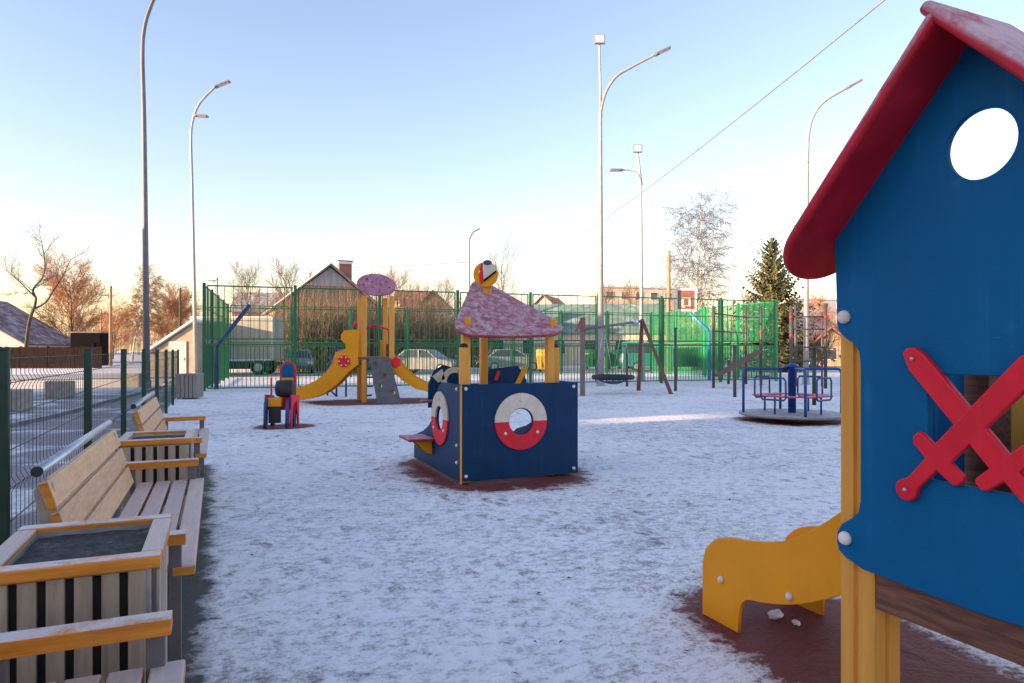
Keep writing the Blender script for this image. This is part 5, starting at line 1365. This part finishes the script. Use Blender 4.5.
# scrub and twiggy bushes behind the fence
def bush(label, px_, d_, h, w, seed, mat):
    r = random.Random(seed); mb = MB()
    for i in range(int(60*w)):
        a = r.uniform(0, 6.28); rr_ = w*.5*math.sqrt(r.random()); p = Vector((rr_*math.cos(a), rr_*math.sin(a)*.6, 0))
        dd = (Vector((math.cos(a)*.35, math.sin(a)*.35, 1)) + rv(r)*.25).normalized(); L = h*r.uniform(.55,1.05); q = p.copy(); pts = [q.copy()]
        for k in range(4):
            dd = (dd + rv(r)*.16).normalized(); q = q + dd*L/4; pts.append(q.copy())
            if k > 0:
                for s_ in range(3):
                    e_ = (dd + rv(r)*.8).normalized()
                    mb.tube([q, q+e_*L*.22, q+(e_+Vector((0,0,.3)))*L*.34], [.012,.009,.004], 3, cap=False)
        mb.tube(pts, [.022,.018,.015,.011,.005], 3, cap=False)
    solo('bare_bush', mb, mat, label, 'bush', P(px_, d_), 'bare bushes behind the pitch', -TH, local=True)
bush('bare twiggy bush before the yellow end of the timber house', 292, 45, 3.6, 2.6, 1, 'scrub')
bush('bare bush under the steep gable, behind the fence gate posts', 325, 46, 4.4, 3.4, 2, 'scrub')
bush('bare bush right of the timber house, behind the tower posts', 368, 47, 4.0, 3.0, 3, 'scrub')
bush('bare bush above the pale grey car', 430, 52, 3.8, 4.2, 4, 'scrub')
bush('bare bush left of the ship cabin roof', 462, 55, 3.6, 3.2, 5, 'scrub')
bush('bare bush seen between the backboard and the green board', 705, 50, 3.0, 2.6, 6, 'scrub')
bush('low bare bush behind the middle gate posts of the barred fence', 395, 48, 3.4, 3.4, 8, 'scrub')
bush('thick bare bush hiding the house walls between the slide tower and the ship cabin', 448, 60, 4.4, 5.0, 9, 'scrub')
bush('wide bare bush left of the orange brown roof', 400, 62, 4.6, 4.6, 10, 'scrub')
bush('dry bush below the spruce, behind the roundabout', 800, 48, 2.4, 3.0, 7, 'scrub')
# spruce
def spruce(label, loc, h, w):
    r = random.Random(3); t = thing('spruce_tree', label, 'tree', loc)
    mb = MB(); mb.tube([(0,0,-.05),(0.03,0,h*.5),(0,0,h)], [.17,.09,.012], 8, cap=False); obj('trunk', mb, 'bark', t)
    cr_ = MB(); nl = 30
    for i in range(nl):
        f = i/(nl-1); z = .5 + (h-.75)*f**.92
        L = w*(1-f)**.80*r.uniform(.62,1.12) + .16
        nb = max(5, int(15*(1-f)+5))
        for b_ in range(nb):
            if r.random() < .10: continue
            az = 2*math.pi*b_/nb + i*1.3 + r.uniform(-.25,.25); Lb = L*r.uniform(.5,1.02)
            u = Vector((math.cos(az), math.sin(az), 0)); s_ = Vector((-u.y, u.x, 0))
            up0 = .65*f - .06
            seg = 9
            cr_.tube([Vector((0,0,z)) + u*Lb*q + Vector((0,0, Lb*(up0*q - .35*q*(1-q)*1.3 + .10*q*q))) for q in (0,.33,.66,1)], [.022,.016,.011,.004], 3, cap=False)
            for k in range(1, seg+1):
                q = k/seg
                pos = Vector((0,0,z)) + u*Lb*q + Vector((0,0, Lb*(up0*q - .35*q*(1-q)*1.3 + .10*q*q)))
                if r.random() < .07: continue
                wid = .26*Lb*(1-q*.75) + .06
                for sd_ in (-1, 1, 0):
                    tip = pos + s_*sd_*wid*r.uniform(.7,1.2) + u*wid*.45*r.uniform(.6,1.1) + Vector((0,0,r.uniform(-.16,.02)*(.6+Lb*.3)))
                    nrm = (s_ if sd_ == 0 else u)
                    hw = .035+.05*wid
                    a0 = pos + nrm*hw; a1 = pos - nrm*hw
                    dz = Vector((0,0,-r.uniform(.06,.20)))
                    cr_.add([a0, tip, a1, pos+dz+(tip-pos)*.5], [(0,1,3),(1,2,3),(0,3,2)])
    obj('crown', cr_, 'needle', t)
spruce('dark spruce with pointed crown right of the lit green fence corner', P(772, 44), 8.8, 3.9)
# far wood along the horizon
r = random.Random(77); mb = MB()
for i in range(1100):
    px_ = r.uniform(-120, 1180); d_ = r.uniform(170, 230); p = P(px_, d_); h = r.uniform(4, 8.5)*(1.0+.35*math.sin(px_*.021))
    dd = Vector((r.uniform(-.05,.05), r.uniform(-.05,.05), 1))
    mb.tube([p, p+dd*h*.6, p+dd*h], [.08,.06,.015], 3, cap=False)
    for k in range(11):
        q = p+dd*h*r.uniform(.3,.95); e_ = (rv(r)+Vector((0,0,.8))).normalized(); mb.tube([q, q+e_*h*.20, q+e_*h*.34+Vector((0,0,.2))], [.045,.035,.015], 3, cap=False)
fw = obj('far_wood', mb, 'twig_grey'); fw['kind'] = 'stuff'; fw['label'] = 'far bare wood along the horizon'

# ================================================================== CAMERA, LIGHT, SKY
cam = bpy.data.cameras.new('camera'); co = bpy.data.objects.new('camera', cam); C.objects.link(co)
cam.sensor_width = 36; cam.lens = 36*F/1024; cam.shift_y = (HY-341.5)/1024; cam.clip_end = 3000; cam.clip_start = .05
co.location = (0, 0, HC); co.rotation_euler = (R(90), 0, -TH)
bpy.context.scene.camera = co
SUN_EL = R(10.0); SUN_DIR = Vector((1.0, .035, 0)).normalized()        # the way the light travels over the ground
to_sun = Vector((-SUN_DIR.x*math.cos(SUN_EL), -SUN_DIR.y*math.cos(SUN_EL), math.sin(SUN_EL)))
sl_ = bpy.data.lights.new('sun', 'SUN'); so_ = bpy.data.objects.new('sun', sl_); C.objects.link(so_)
sl_.energy = 5.0; sl_.angle = R(.5); sl_.color = (1.0, .70, .43)
so_.rotation_euler = to_sun.to_track_quat('Z', 'Y').to_euler(); so_.location = (-40, 0, 30)
w = bpy.data.worlds.new('World'); bpy.context.scene.world = w; w.use_nodes = True
nt = w.node_tree; bg = nt.nodes['Background']; sk = nt.nodes.new('ShaderNodeTexSky')
sk.sky_type = 'NISHITA'; sk.sun_disc = False; sk.sun_elevation = SUN_EL; sk.sun_rotation = math.atan2(to_sun.x, to_sun.y)
sk.altitude = 100; sk.air_density = 1.25; sk.dust_density = 0.8; sk.ozone_density = 1.3
tint = nt.nodes.new('ShaderNodeMix'); tint.data_type = 'RGBA'; tint.blend_type = 'MULTIPLY'; tint.inputs[0].default_value = 1
tint.inputs[7].default_value = (1.05, .95, 1.10, 1)          # white balance of the photograph
nt.links.new(sk.outputs[0], tint.inputs[6]); nt.links.new(tint.outputs[2], bg.inputs[0]); bg.inputs[1].default_value = .15
vs_ = bpy.context.scene.view_settings
vs_.view_transform = 'Standard'; vs_.look = 'None'; vs_.exposure = 1.42; vs_.gamma = 1; vs_.use_curve_mapping = False
